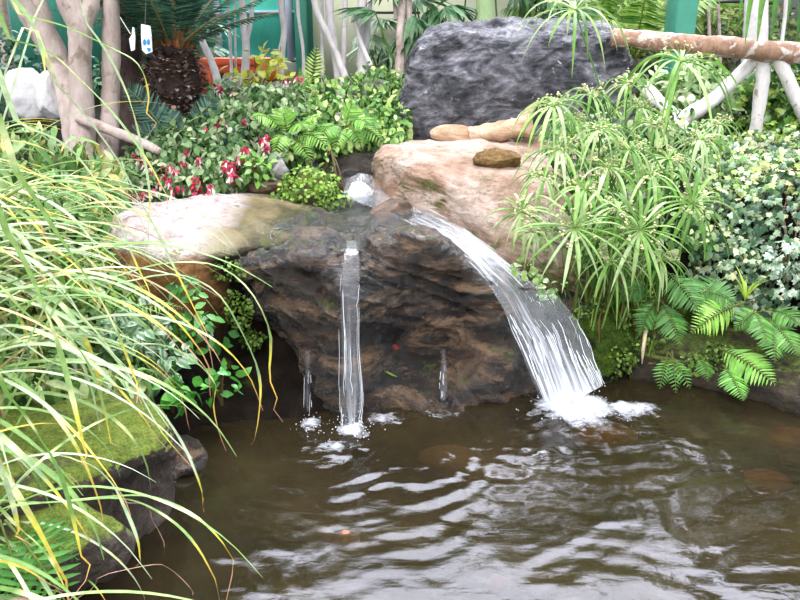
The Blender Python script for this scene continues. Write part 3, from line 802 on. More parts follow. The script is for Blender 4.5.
for (px, py, Yd, cl_, r_, lb) in ((396, 347, 3.17, 'a03428', .016, 'small red fallen leaf stuck to the wet face of the boulder'), (391, 374, 3.08, '9ab83a', .03, 'thin yellow-green fallen leaf stuck low on the wet boulder')):
    mb = MB(); tv, tf = (np.array([[-.5, 0, 0], [0, .45, .05], [.5, 0, 0], [0, -.45, .05], [0, 0, .1]]), np.array([[0, 3, 4], [3, 2, 4], [2, 1, 4], [1, 0, 4]]))
    p_ = P(px, py, Yd-.03); mb.add(p_+np.stack([tv[:, 0]*r_*2, -tv[:, 2]*r_, tv[:, 1]*r_*(2 if r_ < .02 else .4)-tv[:, 0]*r_], 1), tf, lin(cl_)); o = mb.build('fallen_leaf', M['leaf']); tag(o, lb, 'leaf')
# ---------- plant builders ----------
def blade_path(b, az, L, e0, droop, n=12, side=0.0, rg=RNG):
    b = np.asarray(b, float); p = [b]; d = np.array([math.cos(az), math.sin(az), 0]); s = np.array([-d[1], d[0], 0])
    ds = L/(n-1)
    for i in range(n-1):
        t = (i+.5)/(n-1); th = e0-droop*t**1.35
        p.append(p[-1]+ds*(d*math.cos(th)+np.array([0, 0, math.sin(th)])+s*side*t))
    return np.array(p)
G_COLS = ['7fa458', '94b278', 'adc096', '6c9246', 'bac8a6', '8bab62']
def grass_blade(mb, pts, w, rg, dead=.2, tipdry=True, curl=.012):
    """narrow blade with pale bands, drying to a yellow then pinkish curled tip"""
    n = 26; q = catmull(pts, n)
    base = lin(G_COLS[rg.integers(len(G_COLS))])*rg.uniform(.8, 1.2)
    c = np.tile(base, (n, 1))
    for k in range(rg.integers(1, 4)):
        i = rg.integers(4, 20); c[i] = lin('dfe3a8'); 
        if rg.random() < .5: c[min(i+1, n-1)] = lin('c9d08a')
    if tipdry:
        a = int(n*rg.uniform(.8, .93)); 
        c[a-2:a] = lin('c9c24a'); c[a:] = lin('d8b548'); c[a+(n-a)//2:] = lin('b98a6c')
        k = n-a; wob = rg.normal(0, 1, 3); wob[2] *= .3
        tt = np.linspace(0, 1, k)[:, None]
        q[a:] += np.sin(tt*PI*rg.uniform(1, 2.2))*wob*curl*tt
    if rg.random() < dead: c[:] = lin('c9a877')*rg.uniform(.7, 1.1)
    wd = w*np.interp(np.linspace(0, 1, n), [0, .15, .5, .75, .88, 1], [.6, .95, 1, .8, .34, .1])
    ribbon(mb, q, wd, cols=c, fold=.22)
def frond_mb(mb, base, tip, arch=.15, width=.16, n=22, cols=('5f8f35', '86b04e'), rg=RNG, lance=.12, up=(0, -.5, 1), droop=.15, taper=(0, .75, 1, .8, .45, .06), rach='6b7a35', curl=0.0):
    base = np.asarray(base, float); tip = np.asarray(tip, float); L = np.linalg.norm(tip-base)
    mid = (base+tip)/2+np.array([0, 0, arch*L]); 
    t = np.linspace(0, 1, n+4)[:, None]; q = (1-t)**2*base+2*t*(1-t)*mid+t*t*tip
    tube(mb, q, np.linspace(.006, .002, n+4)*min(1.3, max(.5, L/.4)), 5, lin(rach), caps=False)
    T = norm(np.gradient(q, axis=0)); U = norm(np.tile(np.asarray(up, float), (len(q), 1))); S = norm(np.cross(T, U)); U = np.cross(S, T)
    idx = np.arange(3, n+4); tt = (idx-3)/(n)
    ln = width*np.interp(tt, np.linspace(0, 1, len(taper)), taper)+.004
    for sgn in (-1, 1):
        pos = q[idx]; d = S[idx]*sgn*.93+T[idx]*(.25+.35*tt[:, None])-U[idx]*droop+rg.normal(0, .05, (len(idx), 3))
        col = rcol(len(idx), cols, var=.12, rng=rg)
        scatter(mb, T_lance(lance, .18), pos, d, U[idx]+rg.normal(0, .08, (len(idx), 3)), ln, col)
def fern(name, label, base, fronds, mat='leaf', cat='fern', **kw):
    root = thing(name, label, cat, base); rg = np.random.default_rng(abs(hash(label)) % 1000 if False else len(label)*7)
    kw['n'] = int(kw.get('n', 22)*.85); kw['lance'] = kw.get('lance', .12)*.72
    for f in fronds:
        mb = MB(); k = dict(kw)
        b = P(*f[0]) if len(f[0]) == 3 else np.asarray(f[0]); t = P(*f[1])
        if len(f) > 2 and f[2] is not None: k['width'] = f[2]
        if len(f) > 3: k['arch'] = f[3]
        if len(f) > 4: k['cols'] = f[4]
        frond_mb(mb, b, t, rg=rg, **k); mb.build('frond', M[mat], root)
    return root
def blob_pts(blobs, n, rg, shell=.55):
    """points in union of ellipsoids [(centre, radii)], returns pos, outward"""
    vol = np.array([np.prod(r)**(2/3) for c, r in blobs]); k = rg.choice(len(blobs), n, p=vol/vol.sum())
    C = np.array([c for c, r in blobs])[k]; R = np.array([r for c, r in blobs])[k]
    d = rdir(n, rg); rad = 1-(1-shell)*rg.random(n)**1.8
    rad = rad*(1+.18*vnoise(d*3+k[:, None]*7.7, 4))
    return C+d*R*rad[:, None], d
def foliage(mb, blobs, n, tpl, size, cols, probs=None, rg=None, shell=.55, droop=.35, wid=1.0, var=.2, edge=None, upb=.5):
    rg = rg or RNG
    p, d = blob_pts(blobs, n, rg, shell)
    dr = norm(d*.6+rdir(n, rg)*.7-np.array([0, 0, droop])); up = d*.6+np.array([0, -.25, upb])+rdir(n, rg)*.45
    s = rg.uniform(*size, n)
    scatter(mb, tpl, p, dr, up, s, rcol(n, cols, probs, var, rg), wid, edge)
def surf_pts(G, n, rg, thick=.05):
    a, b = G.shape[:2]
    i = rg.uniform(0, a-1.001, n); j = rg.uniform(0, b-1.001, n); I = i.astype(int); J = j.astype(int); fi = (i-I)[:, None]; fj = (j-J)[:, None]
    p = (G[I, J]*(1-fi)+G[I+1, J]*fi)*(1-fj)+(G[I, J+1]*(1-fi)+G[I+1, J+1]*fi)*fj
    Nn = grid_normals(G, False)
    if (Nn@np.array([0, -1, .6])).mean() < 0: Nn = -Nn
    nn = Nn[I, J]
    p = p+nn*(thick*rg.random(n)[:, None]+.035*vnoise(p*5, 3)[:, None])
    return p, nn
def cover(mb, G, n, tpl, size, cols, probs=None, rg=None, thick=.05, wid=1.0, var=.2, edge=None, droop=.6, tilt=.4):
    rg = rg or RNG; p, nn = surf_pts(G, n, rg, thick)
    dr = norm(rdir(n, rg)+np.array([0, -.1, -droop])-nn*.3)
    up = nn+rdir(n, rg)*tilt+np.array([0, 0, .25])
    scatter(mb, tpl, p, dr, up, rg.uniform(*size, n), rcol(n, cols, probs, var, rg), wid, edge)
def stems_from(root, base, pts_list, r=.006, col='5a4a2e', name='stem'):
    for p in pts_list:
        mb = MB(); p = np.asarray(p); m = (base+p)/2+np.array([0, 0, .05]); tube(mb, [base, m, p], [r, r*.8, r*.4], 6, lin(col), n=8, caps=False); mb.build(name, M['stem'], root)

# ---------- long banded grass on the left ----------
rg = np.random.default_rng(101)
clumps = [
 ((-1.30, 1.62), 24, (.75, 1.15), 'long banded grass clump nearest the camera at the bottom left'),
 ((-1.6, 2.1), 44, (.9, 1.35), 'tall arching banded grass clump behind the nearest grass clump'),
 ((-1.75, 2.55), 64, (.95, 1.4), 'banded grass clump in the middle of the left bank'),
 ((-1.95, 3.1), 60, (.9, 1.3), 'dense banded grass clump left of the brown front of the flat boulder'),
 ((-2.5, 3.0), 44, (.9, 1.35), 'banded grass clump at the left frame edge, farther from the pond'),
 ((-2.45, 3.8), 44, (.7, 1.1), 'farthest banded grass clump, below the pale tree trunks'),
]
for ci, ((cx, cy), nb, (l0, l1), lb) in enumerate(clumps):
    base0 = np.array([cx, cy, gz(cx, cy)]); root = thing('grass_clump', lb, 'grass', base0)
    for k in range(nb):
        b = base0+np.array([rg.normal(0, .12), rg.normal(0, .14), -.02])
        az = rg.normal(-.25, .55) if rg.random() < .85 else rg.uniform(-PI, PI)
        L = rg.uniform(l0, l1); e0 = rg.uniform(.75, 1.35); 
        pts = blade_path(b, az, L, e0, rg.uniform(1.5, 2.7), 12, rg.normal(0, .15))
        mb = MB(); grass_blade(mb, pts, rg.uniform(.013, .027)*(1 if ci else .75), rg, .05, rg.random() < .45); mb.build('blade', M['leaf'], root)
    mb = MB()
    for k in range(70):      # short new blades and dry threads at the base
        b = base0+np.array([rg.normal(0, .22), rg.normal(0, .22), 0]); b[2] = gz(b[0], b[1])
        if k % 3: pts = blade_path(b, rg.uniform(-PI, PI), rg.uniform(.25, .6), rg.uniform(.6, 1.5), rg.uniform(1, 2.6)); grass_blade(mb, pts, rg.uniform(.006, .01), rg, .25)
        else:
            pts = blade_path(b+[0, 0, .1], rg.normal(-.3, .9), rg.uniform(.3, .7), rg.uniform(0, 1.4), 2.5)+rg.normal(0, .012, (12, 3)); ribbon(mb, catmull(pts, 24), [.004, .002], cols=lin(['c8a088', 'bb9a70', 'a07a62'][k % 3]))
    o = mb.build('dry_litter', M['leaf'], root); o['kind'] = 'stuff'
# individually visible foreground blades, all growing out of one clump on the bank
hero = [
 ([(60,300,2.2),(118,277,2.3),(165,264,2.4),(215,266,2.45),(250,292,2.45),(270,335,2.45),(270,380,2.4),(283,422,2.35)], .014),
 ([(50,300,2.1),(120,284,2.2),(175,275,2.3),(215,292,2.35),(240,330,2.35),(258,372,2.35),(260,405,2.3),(252,450,2.25)], .014),
 ([(60,350,2.1),(120,345,2.2),(165,346,2.3),(195,362,2.3),(215,385,2.3),(214,410,2.3),(225,450,2.25)], .011),
 ([(-20,505,1.5),(50,503,1.6),(110,497,1.7),(150,497,1.75),(185,510,1.75),(213,532,1.7),(232,562,1.7),(227,600,1.68)], .009),
 ([(0,510,1.5),(70,502,1.6),(118,499,1.7),(150,508,1.75),(182,530,1.75),(205,560,1.72),(222,600,1.7)], .012),
 ([(30,470,1.5),(80,462,1.6),(108,480,1.65),(126,512,1.65),(138,542,1.62),(140,566,1.6)], .012),
 ([(-30,340,1.7),(50,362,1.85),(110,385,2.0),(150,402,2.05),(180,440,2.05),(200,485,2.0),(204,512,2.0)], .013),
 ([(-30,0,1.9),(20,15,2.0),(65,27,2.1),(110,48,2.15),(137,64,2.15),(148,92,2.15),(150,135,2.1)], .012),
 ([(-30,25,1.9),(10,40,2.0),(48,52,2.1),(85,85,2.15),(118,120,2.15),(150,165,2.1),(170,205,2.05)], .013),
 ([(-20,-10,1.8),(12,0,1.9),(30,22,1.95),(42,52,1.95),(46,80,1.9)], .013),
 ([(-30,100,1.7),(20,125,1.85),(70,150,2.0),(110,205,2.05),(135,262,2.05),(155,300,2.0)], .014),
 ([(-30,140,1.6),(20,180,1.7),(60,240,1.8),(100,300,1.85),(128,360,1.85),(140,400,1.8)], .016),
 ([(-40,200,1.5),(10,240,1.6),(40,300,1.65),(62,360,1.65),(80,430,1.6),(88,470,1.55)], .016),
 ([(10,60,2.0),(60,90,2.1),(110,150,2.2),(150,220,2.25),(185,290,2.2),(212,345,2.15)], .013),
 ([(-30,380,1.4),(10,400,1.45),(40,440,1.5),(62,480,1.5),(78,540,1.45),(86,590,1.4)], .012),
 ([(-30,420,1.35),(0,470,1.4),(14,510,1.4),(22,545,1.38)], .014),
 ([(-30,500,1.3),(20,530,1.4),(50,560,1.42),(70,600,1.4)], .01),
 ([(40,5,2.2),(90,30,2.3),(125,90,2.4),(142,150,2.4),(150,200,2.35),(146,250,2.3)], .01),
 ([(-30,300,1.6),(30,318,1.7),(75,345,1.8),(100,395,1.8),(112,450,1.78)], .013),
 ([(-30,250,1.7),(40,275,1.8),(85,320,1.85),(125,370,1.9),(160,430,1.9),(190,465,1.88)], .01),
]
root = thing('grass_clump', 'long foreground grass blades arching over the pond in front of the other grass', 'grass', (-1.25, 1.5, .15))
for pts, w_ in hero:
    mb = MB(); q = np.array([P(*p) for p in pts])
    q = np.concatenate([[np.array([-1.3+rg.normal(0, .05), 1.7+rg.normal(0, .1), .2]), ], q])if q[0][2] > .3 else q
    grass_blade(mb, q, w_, rg, 0, True, .022); mb.build('blade', M['leaf'], root)

# low leafy undergrowth below the grass
Gp = patch([[(-90,150,3.6),(0,140,3.9),(60,150,4.1),(120,180,4.1)],
            [(-90,250,2.9),(0,240,3.2),(70,240,3.4),(125,250,3.45)],
            [(-90,340,2.6),(0,340,2.75),(80,335,2.95),(135,335,3.1)],
            [(-90,410,2.3),(0,410,2.4),(80,405,2.5),(140,400,2.7)]], 30, 30)
root = thing('undergrowth', 'mixed green leafy undergrowth beneath the grass on the left bank', 'plant', Gp[-1, 15]); mb = MB()
rg = np.random.default_rng(55)
cover(mb, Gp, 2600, T_lance(.13, .4), (.06, .16), ['6d9550', '8fb86a', 'a6c387', 'c5d498', '57803e', 'd4c47a'], rg=rg, thick=.12, tilt=.8)
cover(mb, Gp, 900, T_oval(.3), (.03, .06), ['4a7434', '6d9a50', '8fb070'], rg=rg, thick=.1)
mb.build('foliage', M['leaf'], root)
# sword fern in the grass
fern('sword_fern', 'pale green sword fern among the grass left of the flat boulder', P(85, 330, 3.0), [
 ((80,335,3.0),(55,238,2.9),.07,.1), ((85,335,3.0),(95,232,2.95),.075,.1), ((90,335,3.0),(130,262,2.95),.07,.12), ((92,338,3.0),(182,308,2.75),.06,.22), ((80,340,3.0),(20,270,2.8),.07,.15), ((95,340,3.0),(150,285,2.9),.06,.2)],
 cols=('8fbf58', 'a8cf72'), n=24, lance=.13)
# dark fern bottom left
fern('shaded_fern', 'dark green fern hanging in the shade in the bottom left corner', P(10, 545, 1.6), [
 ((5,520,1.62),(72,612,1.5),.085,.12), ((0,520,1.62),(30,615,1.48),.08,.1), ((-10,520,1.62),(-2,620,1.45),.08,.1), ((10,518,1.65),(78,560,1.6),.06,.15)],
 cols=('4a8a38', '5f9f48'), n=14, lance=.125, up=(.2, -1, .5))
# small plants at the foot of the slab
def leafy(name, label, c, blobs, n, size, cols, cat='plant', tpl=None, mat='gloss_leaf', seed=0, edge=None, wid=1.0, stems=6, **kw):
    rg = np.random.default_rng(seed); root = thing(name, label, cat, c); mb = MB()
    foliage(mb, blobs, n, tpl or T_oval(.3), size, cols, rg=rg, edge=edge, wid=wid, **kw); mb.build('foliage', M[mat], root)
    if stems: stems_from(root, np.asarray(c, float), [b[0]+rdir(1, rg)[0]*np.array(b[1])*.6 for b in blobs for _ in range(max(1, stems//len(blobs)))])
    return root
leafy('broadleaf_plant', 'glossy green climbing plant on the brown front of the flat boulder', P(190, 350, 3.05), [(P(185, 285, 3.05), (.06, .05, .05)), (P(182, 310, 3.02), (.11, .05, .09)), (P(205, 330, 3.02), (.09, .05, .09)), (P(180, 345, 3.0), (.08, .05, .08))], 110, (.04, .07), ['3f7a34', '559444', '6fae58'], seed=1)
leafy('variegated_plant', 'plant with narrow white-edged leaves beside the glossy climbing plant', P(150, 370, 2.85), [(P(140, 330, 2.85), (.1, .08, .1)), (P(165, 350, 2.83), (.1, .06, .08)), (P(120, 345, 2.8), (.1, .06, .1)), (P(150, 372, 2.82), (.1, .05, .05))], 230, (.05, .075), ['3f7040', '548a52', '6a9c66'], seed=2, edge=lin('d3dfcb'), wid=.75)
leafy('waterside_plant', 'small bright green plant at the water line below the white-edged plant', P(172, 412, 2.7), [(P(172, 395, 2.7), (.08, .05, .05)), (P(185, 390, 2.7), (.05, .04, .03))], 26, (.05, .08), ['3f8430', '58a040', '74b858'], seed=3, shell=.3, droop=.1)
leafy('waterside_plant', 'small bright green plant in the dark recess left of the boulder', P(222, 405, 2.85), [(P(225, 378, 2.85), (.07, .04, .06)), (P(212, 392, 2.85), (.05, .03, .04))], 34, (.035, .06), ['4a9038', '66ac4c'], seed=4, shell=.3, droop=.1)
leafy('hanging_moss', 'yellow-green moss and liverwort on the dark left corner of the boulder', P(240, 330, 3.2), [(P(238, 310, 3.2), (.06, .03, .09)), (P(225, 270, 3.22), (.08, .02, .05)), (P(252, 340, 3.25), (.05, .03, .05))], 520, (.01, .022), ['5a7a2a', '7f9c40', '46621f'], cat='moss', mat='leaf', seed=5, stems=0, tpl=T_oval(.45))

# ---------- flowering shrub (red and white) ----------
Gf = patch([[(132,155,4.7),(180,128,5.0),(215,100,5.2),(262,98,5.3),(300,102,5.2)],
            [(118,180,4.5),(170,150,4.7),(215,125,4.85),(262,112,4.95),(300,120,4.9)],
            [(115,205,4.25),(165,180,4.4),(215,160,4.5),(255,150,4.6),(292,150,4.7)],
            [(118,222,4.1),(160,203,4.2),(205,195,4.25),(242,188,4.35),(270,178,4.4)]], 30, 40)
rg = np.random.default_rng(77)
root = thing('flowering_shrub', 'leafy shrub with drooping red and white flowers behind the pale slab', 'shrub', Gf[-1, 20]); mb = MB()
cover(mb, Gf, 3600, T_oval(.3, .2), (.035, .075), ['44683a', '5f844c', '809c68', 'a0b688', 'c0cea4'], [.15, .3, .28, .18, .09], rg=rg, thick=.12, tilt=.6)
mb.build('foliage', M['leaf'], root)
for k in range(40):
    mb = MB(); p = Gf[rg.integers(2, 28), rg.integers(2, 38)]; tube(mb, [p+[0, .1, -.15], p+rdir(1, rg)[0]*.05, p+rdir(1, rg)[0]*.1], [.005, .004, .002], 5, lin('4a3a28'), n=6, caps=False); mb.build('stem', M['stem'], root)
fl = [(135,155),(146,163),(152,172),(160,168),(164,175),(170,180),(157,182),(150,190),(143,194),(132,197),(165,165),(172,190),(176,172),(183,162),(186,150),(172,166),(206,192),(210,187),(228,168),(225,162),(232,175),(236,165),(245,150),(241,158),(234,92),(262,97),(265,103),(250,106),(242,120),(221,122),(208,130),(217,125),(262,140),(265,146),(268,136),(245,148),(118,185),(110,212),(122,214),(104,190),(118,202),(286,80),(298,78),(219,88),(180,186),(198,160),(140,160),(128,190),(155,160),(150,168)]
for k, (px, py) in enumerate(fl):
    best = np.argmin(np.abs(((Gf-np.array([0, 0, CAMZ]))@np.array([0, CP, -SP])*0+1)*0 + np.linalg.norm(np.stack([400+F*Gf[..., 0]/((Gf[..., 1]*CP-(Gf[..., 2]-CAMZ)*SP)), 300-F*(Gf[..., 1]*SP+(Gf[..., 2]-CAMZ)*CP)/((Gf[..., 1]*CP-(Gf[..., 2]-CAMZ)*SP))], -1)-np.array([px, py]), axis=-1)))
    c = P(px, py, Gf.reshape(-1, 3)[best][1]-.2); mb = MB(); mc = MB()
    for q in range(rg.integers(3, 6)):
        d = norm(np.array([rg.normal(0, .5), rg.normal(0, .5)-.2, -.8])); o_ = c+rdir(1, rg)[0]*.016
        # red calyx
        scatter(mb, T_oval(.33, .1), np.tile(o_, (3, 1)), d+rdir(3, rg)*.3, rdir(3, rg)+np.array([0, -1, 0]), rg.uniform(.024, .034, 3), rcol(3, ['cc3f60', 'dd6a84', 'b82f50'], rng=rg))
        if rg.random() < .75: scatter(mc, T_lance(.16, .0), np.tile(o_+d*.018, (3, 1)), d+rdir(3, rg)*.2, rdir(3, rg)+np.array([0, -1, 0]), rg.uniform(.028, .042, 3), rcol(3, ['f2dede', 'f6ecec'], rng=rg, var=.05))
    fo = mb.build('flower', M['petal'], root)
    if mc.n: 
        mc.build('petal', M['petal'], fo)
# red spike flowers
for (px, py, Yd, h_) in ((196, 186, 4.2, .11), (233, 172, 4.3, .12)):
    root = thing('red_flower_spike', 'upright dark pink flower spike behind the pale slab'+(', left one' if px < 200 else ', right one by the grey stone'), 'flower', P(px, py+10, Yd)); mb = MB()
    c = P(px, py, Yd); n = 70; z = rg.uniform(-.5, .5, n); a = rg.uniform(0, 2*PI, n); pos = c+np.stack([np.cos(a)*.012, np.sin(a)*.012, z*h_], 1)
    scatter(mb, T_oval(.4, .1), pos, np.stack([np.cos(a), np.sin(a), -.5+0*a], 1), np.stack([np.cos(a)*.2, np.sin(a)*.2, 1+0*a], 1), rg.uniform(.02, .03, n), rcol(n, ['c02a4c', 'd0506c'], rng=rg)); mb.build('petals', M['petal'], root)
    mb = MB(); tube(mb, [c+[0, 0, -.12], c+[0, 0, .05]], .004, 6, lin('4a6a30')); mb.build('stem', M['stem'], root)

# ---------- mid shrub ----------
Gm = patch([[(262,110,5.1),(300,92,5.4),(345,85,5.6),(385,78,5.6),(412,82,5.5)],
            [(262,130,4.85),(300,118,5.0),(350,112,5.1),(390,105,5.2),(415,110,5.1)],
            [(275,150,4.7),(310,140,4.75),(350,135,4.85),(385,130,4.9),(408,132,4.9)],
            [(285,165,4.62),(315,158,4.65),(350,152,4.75),(380,148,4.8),(400,150,4.85)]], 30, 40)
root = thing('leafy_shrub', 'dense light green shrub between the flowering shrub and the grey boulder', 'shrub', Gm[-1, 20]); mb = MB()
cover(mb, Gm, 2600, T_oval(.34, .2), (.03, .06), ['4f7a3c', '6b9a4c', '90b862', 'b8d47c', 'd4e09a', '38602a'], [.2, .25, .2, .17, .08, .1], rg=rg, thick=.1, tilt=.6)
mb.build('foliage', M['leaf'], root)
# yellow leaved shrub
leafy('yellow_shrub', 'bright yellow-leaved shrub in front of the orange barrier', P(258, 95, 6.0), [(P(255, 70, 6.0), (.2, .12, .15)), (P(243, 82, 5.95), (.1, .1, .05)), (P(272, 62, 6.0), (.12, .1, .1)), (P(275, 78, 5.9), (.2, .1, .06))], 110, (.05, .09), ['d9dc5a', 'e6e878', 'b9c840', 'c9b050'], cat='shrub', mat='leaf', seed=9, shell=.2)
# bright ferns in the middle
fern('bright_fern', 'bright green fern fanning out over the middle shrub', P(290, 140, 4.7), [
 ((288,140,4.7),(252,118,4.55),.10,.45), ((288,140,4.7),(275,155,4.5),.09,.6), ((290,138,4.7),(305,130,4.5),.11,.5), ((292,138,4.7),(320,118,4.6),.10,.4), ((288,140,4.7),(282,108,4.7),.10,.2), ((290,142,4.7),(330,150,4.5),.09,.4), ((290,142,4.7),(312,165,4.45),.07,.4)],
 cols=('7fb548', 'a0cf68'), n=16, lance=.115)
fern('bright_fern', 'bright green fern left of the grey boulder, above the dark hollow', P(345, 135, 4.8), [
 ((345,130,4.8),(318,140,4.6),.10,.45), ((345,130,4.8),(372,128,4.65),.10,.5), ((345,130,4.8),(352,104,4.8),.10,.2), ((345,132,4.8),(385,145,4.65),.08,.4), ((345,132,4.8),(335,152,4.6),.08,.5), ((345,132,4.8),(362,150,4.6),.07,.5)],
 cols=('6faa40', '94c45c'), n=16, lance=.115)
fern('upright_fern', 'single upright yellow-green fern frond in front of the thin trunks', P(312, 95, 5.6), [((310,98,5.6),(317,46,5.6),.09,.02), ((312,98,5.6),(300,68,5.6),.06,.05)], cols=('a8cc60', 'c6dd80'), n=16, lance=.125, up=(0, -1, .1))
leafy('ground_cover', 'tiny-leaved green ground cover on the mossy stone behind the slab', P(300, 205, 4.25), [(P(308, 186, 4.25), (.15, .12, .1)), (P(290, 200, 4.2), (.12, .06, .05)), (P(318, 200, 4.2), (.1, .06, .07))], 1200, (.012, .028), ['6f9a34', '8fb648', 'a8c45a', '4a6e28'], seed=12, stems=0, tpl=T_oval(.45), mat='leaf', shell=.8)
leafy('broadleaf_plant', 'small bright green plant beside the light grey stone', P(256, 182, 4.3), [(P(256, 168, 4.3), (.09, .06, .08))], 40, (.04, .06), ['7ab04a', '94c464'], seed=13, shell=.2)
leafy('trailing_vine', 'thin vine hanging into the dark hollow behind the stream inlet', P(330, 150, 4.5), [(P(328, 165, 4.45), (.03, .03, .1)), (P(334, 182, 4.4), (.03, .03, .06)), (P(344, 198, 4.3), (.06, .04, .04))], 60, (.025, .04), ['5f9038', '84b050', 'b5cc60'], seed=14)

# ---------- umbrella sedge ----------
rg = np.random.default_rng(202)
base = np.array(P(612, 345, 3.45))
root = thing('umbrella_sedge', 'large umbrella sedge with drooping leaf whorls and cream flowers on the right bank', 'plant', base)
S_COLS = ['74a244', '92b866', 'b6cc98', '62903a', 'a4c27c']
def umbel(stem, c, R_, rays, rg, flowers=True, face=None, dr=1.0):
    mb = MB(); ax = norm(np.array([rg.normal(0, .25), -.35+rg.normal(0, .2), 1])) if face is None else norm(np.array(face, float))
    a1 = norm(np.cross(ax, [1, 0, .2])); a2 = np.cross(ax, a1)
    for k in range(rays):
        a = 2*PI*k/rays+rg.normal(0, .12); L = R_*rg.uniform(.75, 1.15); d = math.cos(a)*a1+math.sin(a)*a2
        n = 9; t = np.linspace(0, 1, n)[:, None]; lift = rg.uniform(.1, .4)
        pts = c+d*L*(t-.12*t**3)+ax*L*lift*t*(1-t)*1.4-np.array([0, 0, 1])*L*rg.uniform(.35, .8)*dr*t**2.3
        colb = rcol(1, S_COLS, var=.15, rng=rg)[0]; cc = np.stack([colb*1.15, colb, colb*.95, colb*.8+lin('a0a040')*.2])
        ribbon(mb, pts, np.array([.006, .014, .017, .012, .001])*rg.uniform(.75, 1.2)*(R_/.22)**.6, cols=cc, fold=.3, n=12)
    u = mb.build('leaf_whorl', M['leaf'], stem)
    if flowers:
        mb = MB(); v, f = ICO[1]
        for k in range(13):
            a = rg.uniform(0, 2*PI); d = norm((math.cos(a)*a1+math.sin(a)*a2)*1+ax*rg.uniform(.2, .9)); L = R_*rg.uniform(.2, .42); e = c+d*L
            tube(mb, [c, c+d*L*.5+ax*.005, e], .0011, 3, lin('a8c070'), caps=False)
            for q in range(rg.integers(3, 6)):
                s = rg.uniform(.004, .007); mb.add(v*s*np.array([1, 1, .7])+e+rg.normal(0, .007, 3), f, lin('e2e0b0')*rg.uniform(.8, 1.1))
        u = mb.build('flower_head', M['leaf'], stem)
ums = [(575,10,3.9,.31),(681,62,3.7,.33),(554,106,3.6,.24),(628,84,3.9,.18),(640,108,3.9,.18),(522,212,3.2,.17),(574,228,3.05,.29),(640,230,3.1,.25),(692,203,3.25,.25),(612,262,3.15,.2),(600,130,3.5,.2),(655,125,3.7,.2),(700,140,3.7,.2),(608,168,3.4,.22),(650,175,3.4,.22),(560,150,3.5,.22),(545,178,3.4,.16),(585,190,3.3,.2),(630,150,3.5,.2),(668,160,3.5,.2),(570,120,3.8,.18),(618,210,3.2,.2),(660,260,3.3,.18),(590,95,3.8,.18),(720,125,3.9,.16),(605,235,3.3,.2),(535,232,3.25,.14)]
for k, (px, py, Yd, R_) in enumerate(ums):
    c = P(px, py, Yd); b = base+np.array([rg.normal(0, .08), rg.normal(.1, .08), -.03]); b[2] = max(b[2]-.1, gz(b[0], b[1])-.03)
    mb = MB(); m1 = b+(c-b)*.45+np.array([(b[0]-c[0])*.15, 0, .12]); tube(mb, [b, m1, c], [.006, .005, .003], 6, np.array([lin('8a6a3a'), lin('3f6a28'), lin('4f7f30')]), n=14, caps=False)
    st = mb.build('stem', M['stem'], root)
    umbel(st, c, R_, int(rg.integers(15, 22)), rg, True, (rg.normal(0, .15), -1.5 if k in (5, 6, 7, 8) else -.35, 1), .3 if k in (6, 7) else (.55 if k in (5, 8) else 1.0))
# upright leaf blades and brown sheaths at the base
for k in range(70):
    b = base+np.array([rg.normal(0, .11), rg.normal(.05, .08), rg.uniform(-.05, .2)]); mb = MB()
    if k < 34: 
        e = b+np.array([rg.normal(0, .14), rg.normal(0, .1), rg.uniform(.35, .95)]); m1 = (b+e)/2+rg.normal(0, .03, 3); tube(mb, [b, m1, e], [.005, .004, .0015], 5, lin(['5f8f3a', '7fa850', '8fb060'][k % 3]), n=8, caps=False)
    else:
        b = b+np.array([0, -.08, .12]); e = b+np.array([rg.normal(0, .06), -.05, -rg.uniform(.15, .38)]); ribbon(mb, [b, (b+e)/2+rg.normal(0, .012, 3), e], [.005, .008, .002], cols=lin(['8a6a3e', '6f8f38', '9cae4a', '7a4f2c', '5f8f30'][k % 5]), n=8)
    mb.build('sheath' if k >= 34 else 'shoot', M['leaf'], root)

# ---------- right side ferns, ivy ----------
fern('bank_fern', 'bright green fern arching over the mossy bank at the right water line', P(715, 345, 3.3), [
 ((745,303,3.35),(692,332,3.15),.10,.12,('86b84a', 'a3cc62')), ((712,346,3.3),(775,384,3.0),.11,.12,('6faa40', '8cc058')), ((722,365,3.2),(743,400,2.95),.075,.15,('5f9f3a', '7ab850')), ((715,345,3.3),(700,312,3.2),.06,.2)],
 cols=('6faa40', '8fc45c'), n=20, lance=.125, up=(0, -1, .7))
fern('bank_fern', 'deep green fern under the umbrella sedge', P(680, 310, 3.4), [
 ((662,268,3.4),(700,312,3.2),.10,.12), ((725,278,3.45),(690,305,3.25),.10,.1), ((690,290,3.4),(735,302,3.25),.09,.15), ((655,300,3.4),(640,335,3.25),.07,.2), ((660,300,3.4),(680,345,3.2),.09,.2), ((650,285,3.4),(625,300,3.25),.07,.2)],
 cols=('4a8036', '659a4a'), n=22, lance=.115, up=(0, -1, .6))
fern('bank_fern', 'fern with spreading fronds below the ivy near the right frame edge', P(765, 318, 3.3), [
 ((752,308,3.3),(768,345,3.1),.08,.15), ((765,318,3.3),(798,355,3.05),.09,.15), ((770,318,3.3),(775,362,3.05),.09,.2), ((765,310,3.35),(800,325,3.15),.08,.2), ((760,312,3.3),(735,330,3.15),.06,.2)],
 cols=('568a3a', '70a450'), n=20, lance=.125, up=(0, -1, .6))
fern('small_fern', 'small fern tuft at the water line below the umbrella sedge', P(670, 375, 3.2), [
 ((668,352,3.25),(690,388,3.1),.05,.1), ((668,352,3.25),(660,388,3.12),.05,.1), ((672,350,3.25),(676,392,3.1),.045,.1), ((700,355,3.25),(708,380,3.12),.05,.2)], cols=('4f8a34', '66a044'), n=12, lance=.125, up=(0, -1, .6))
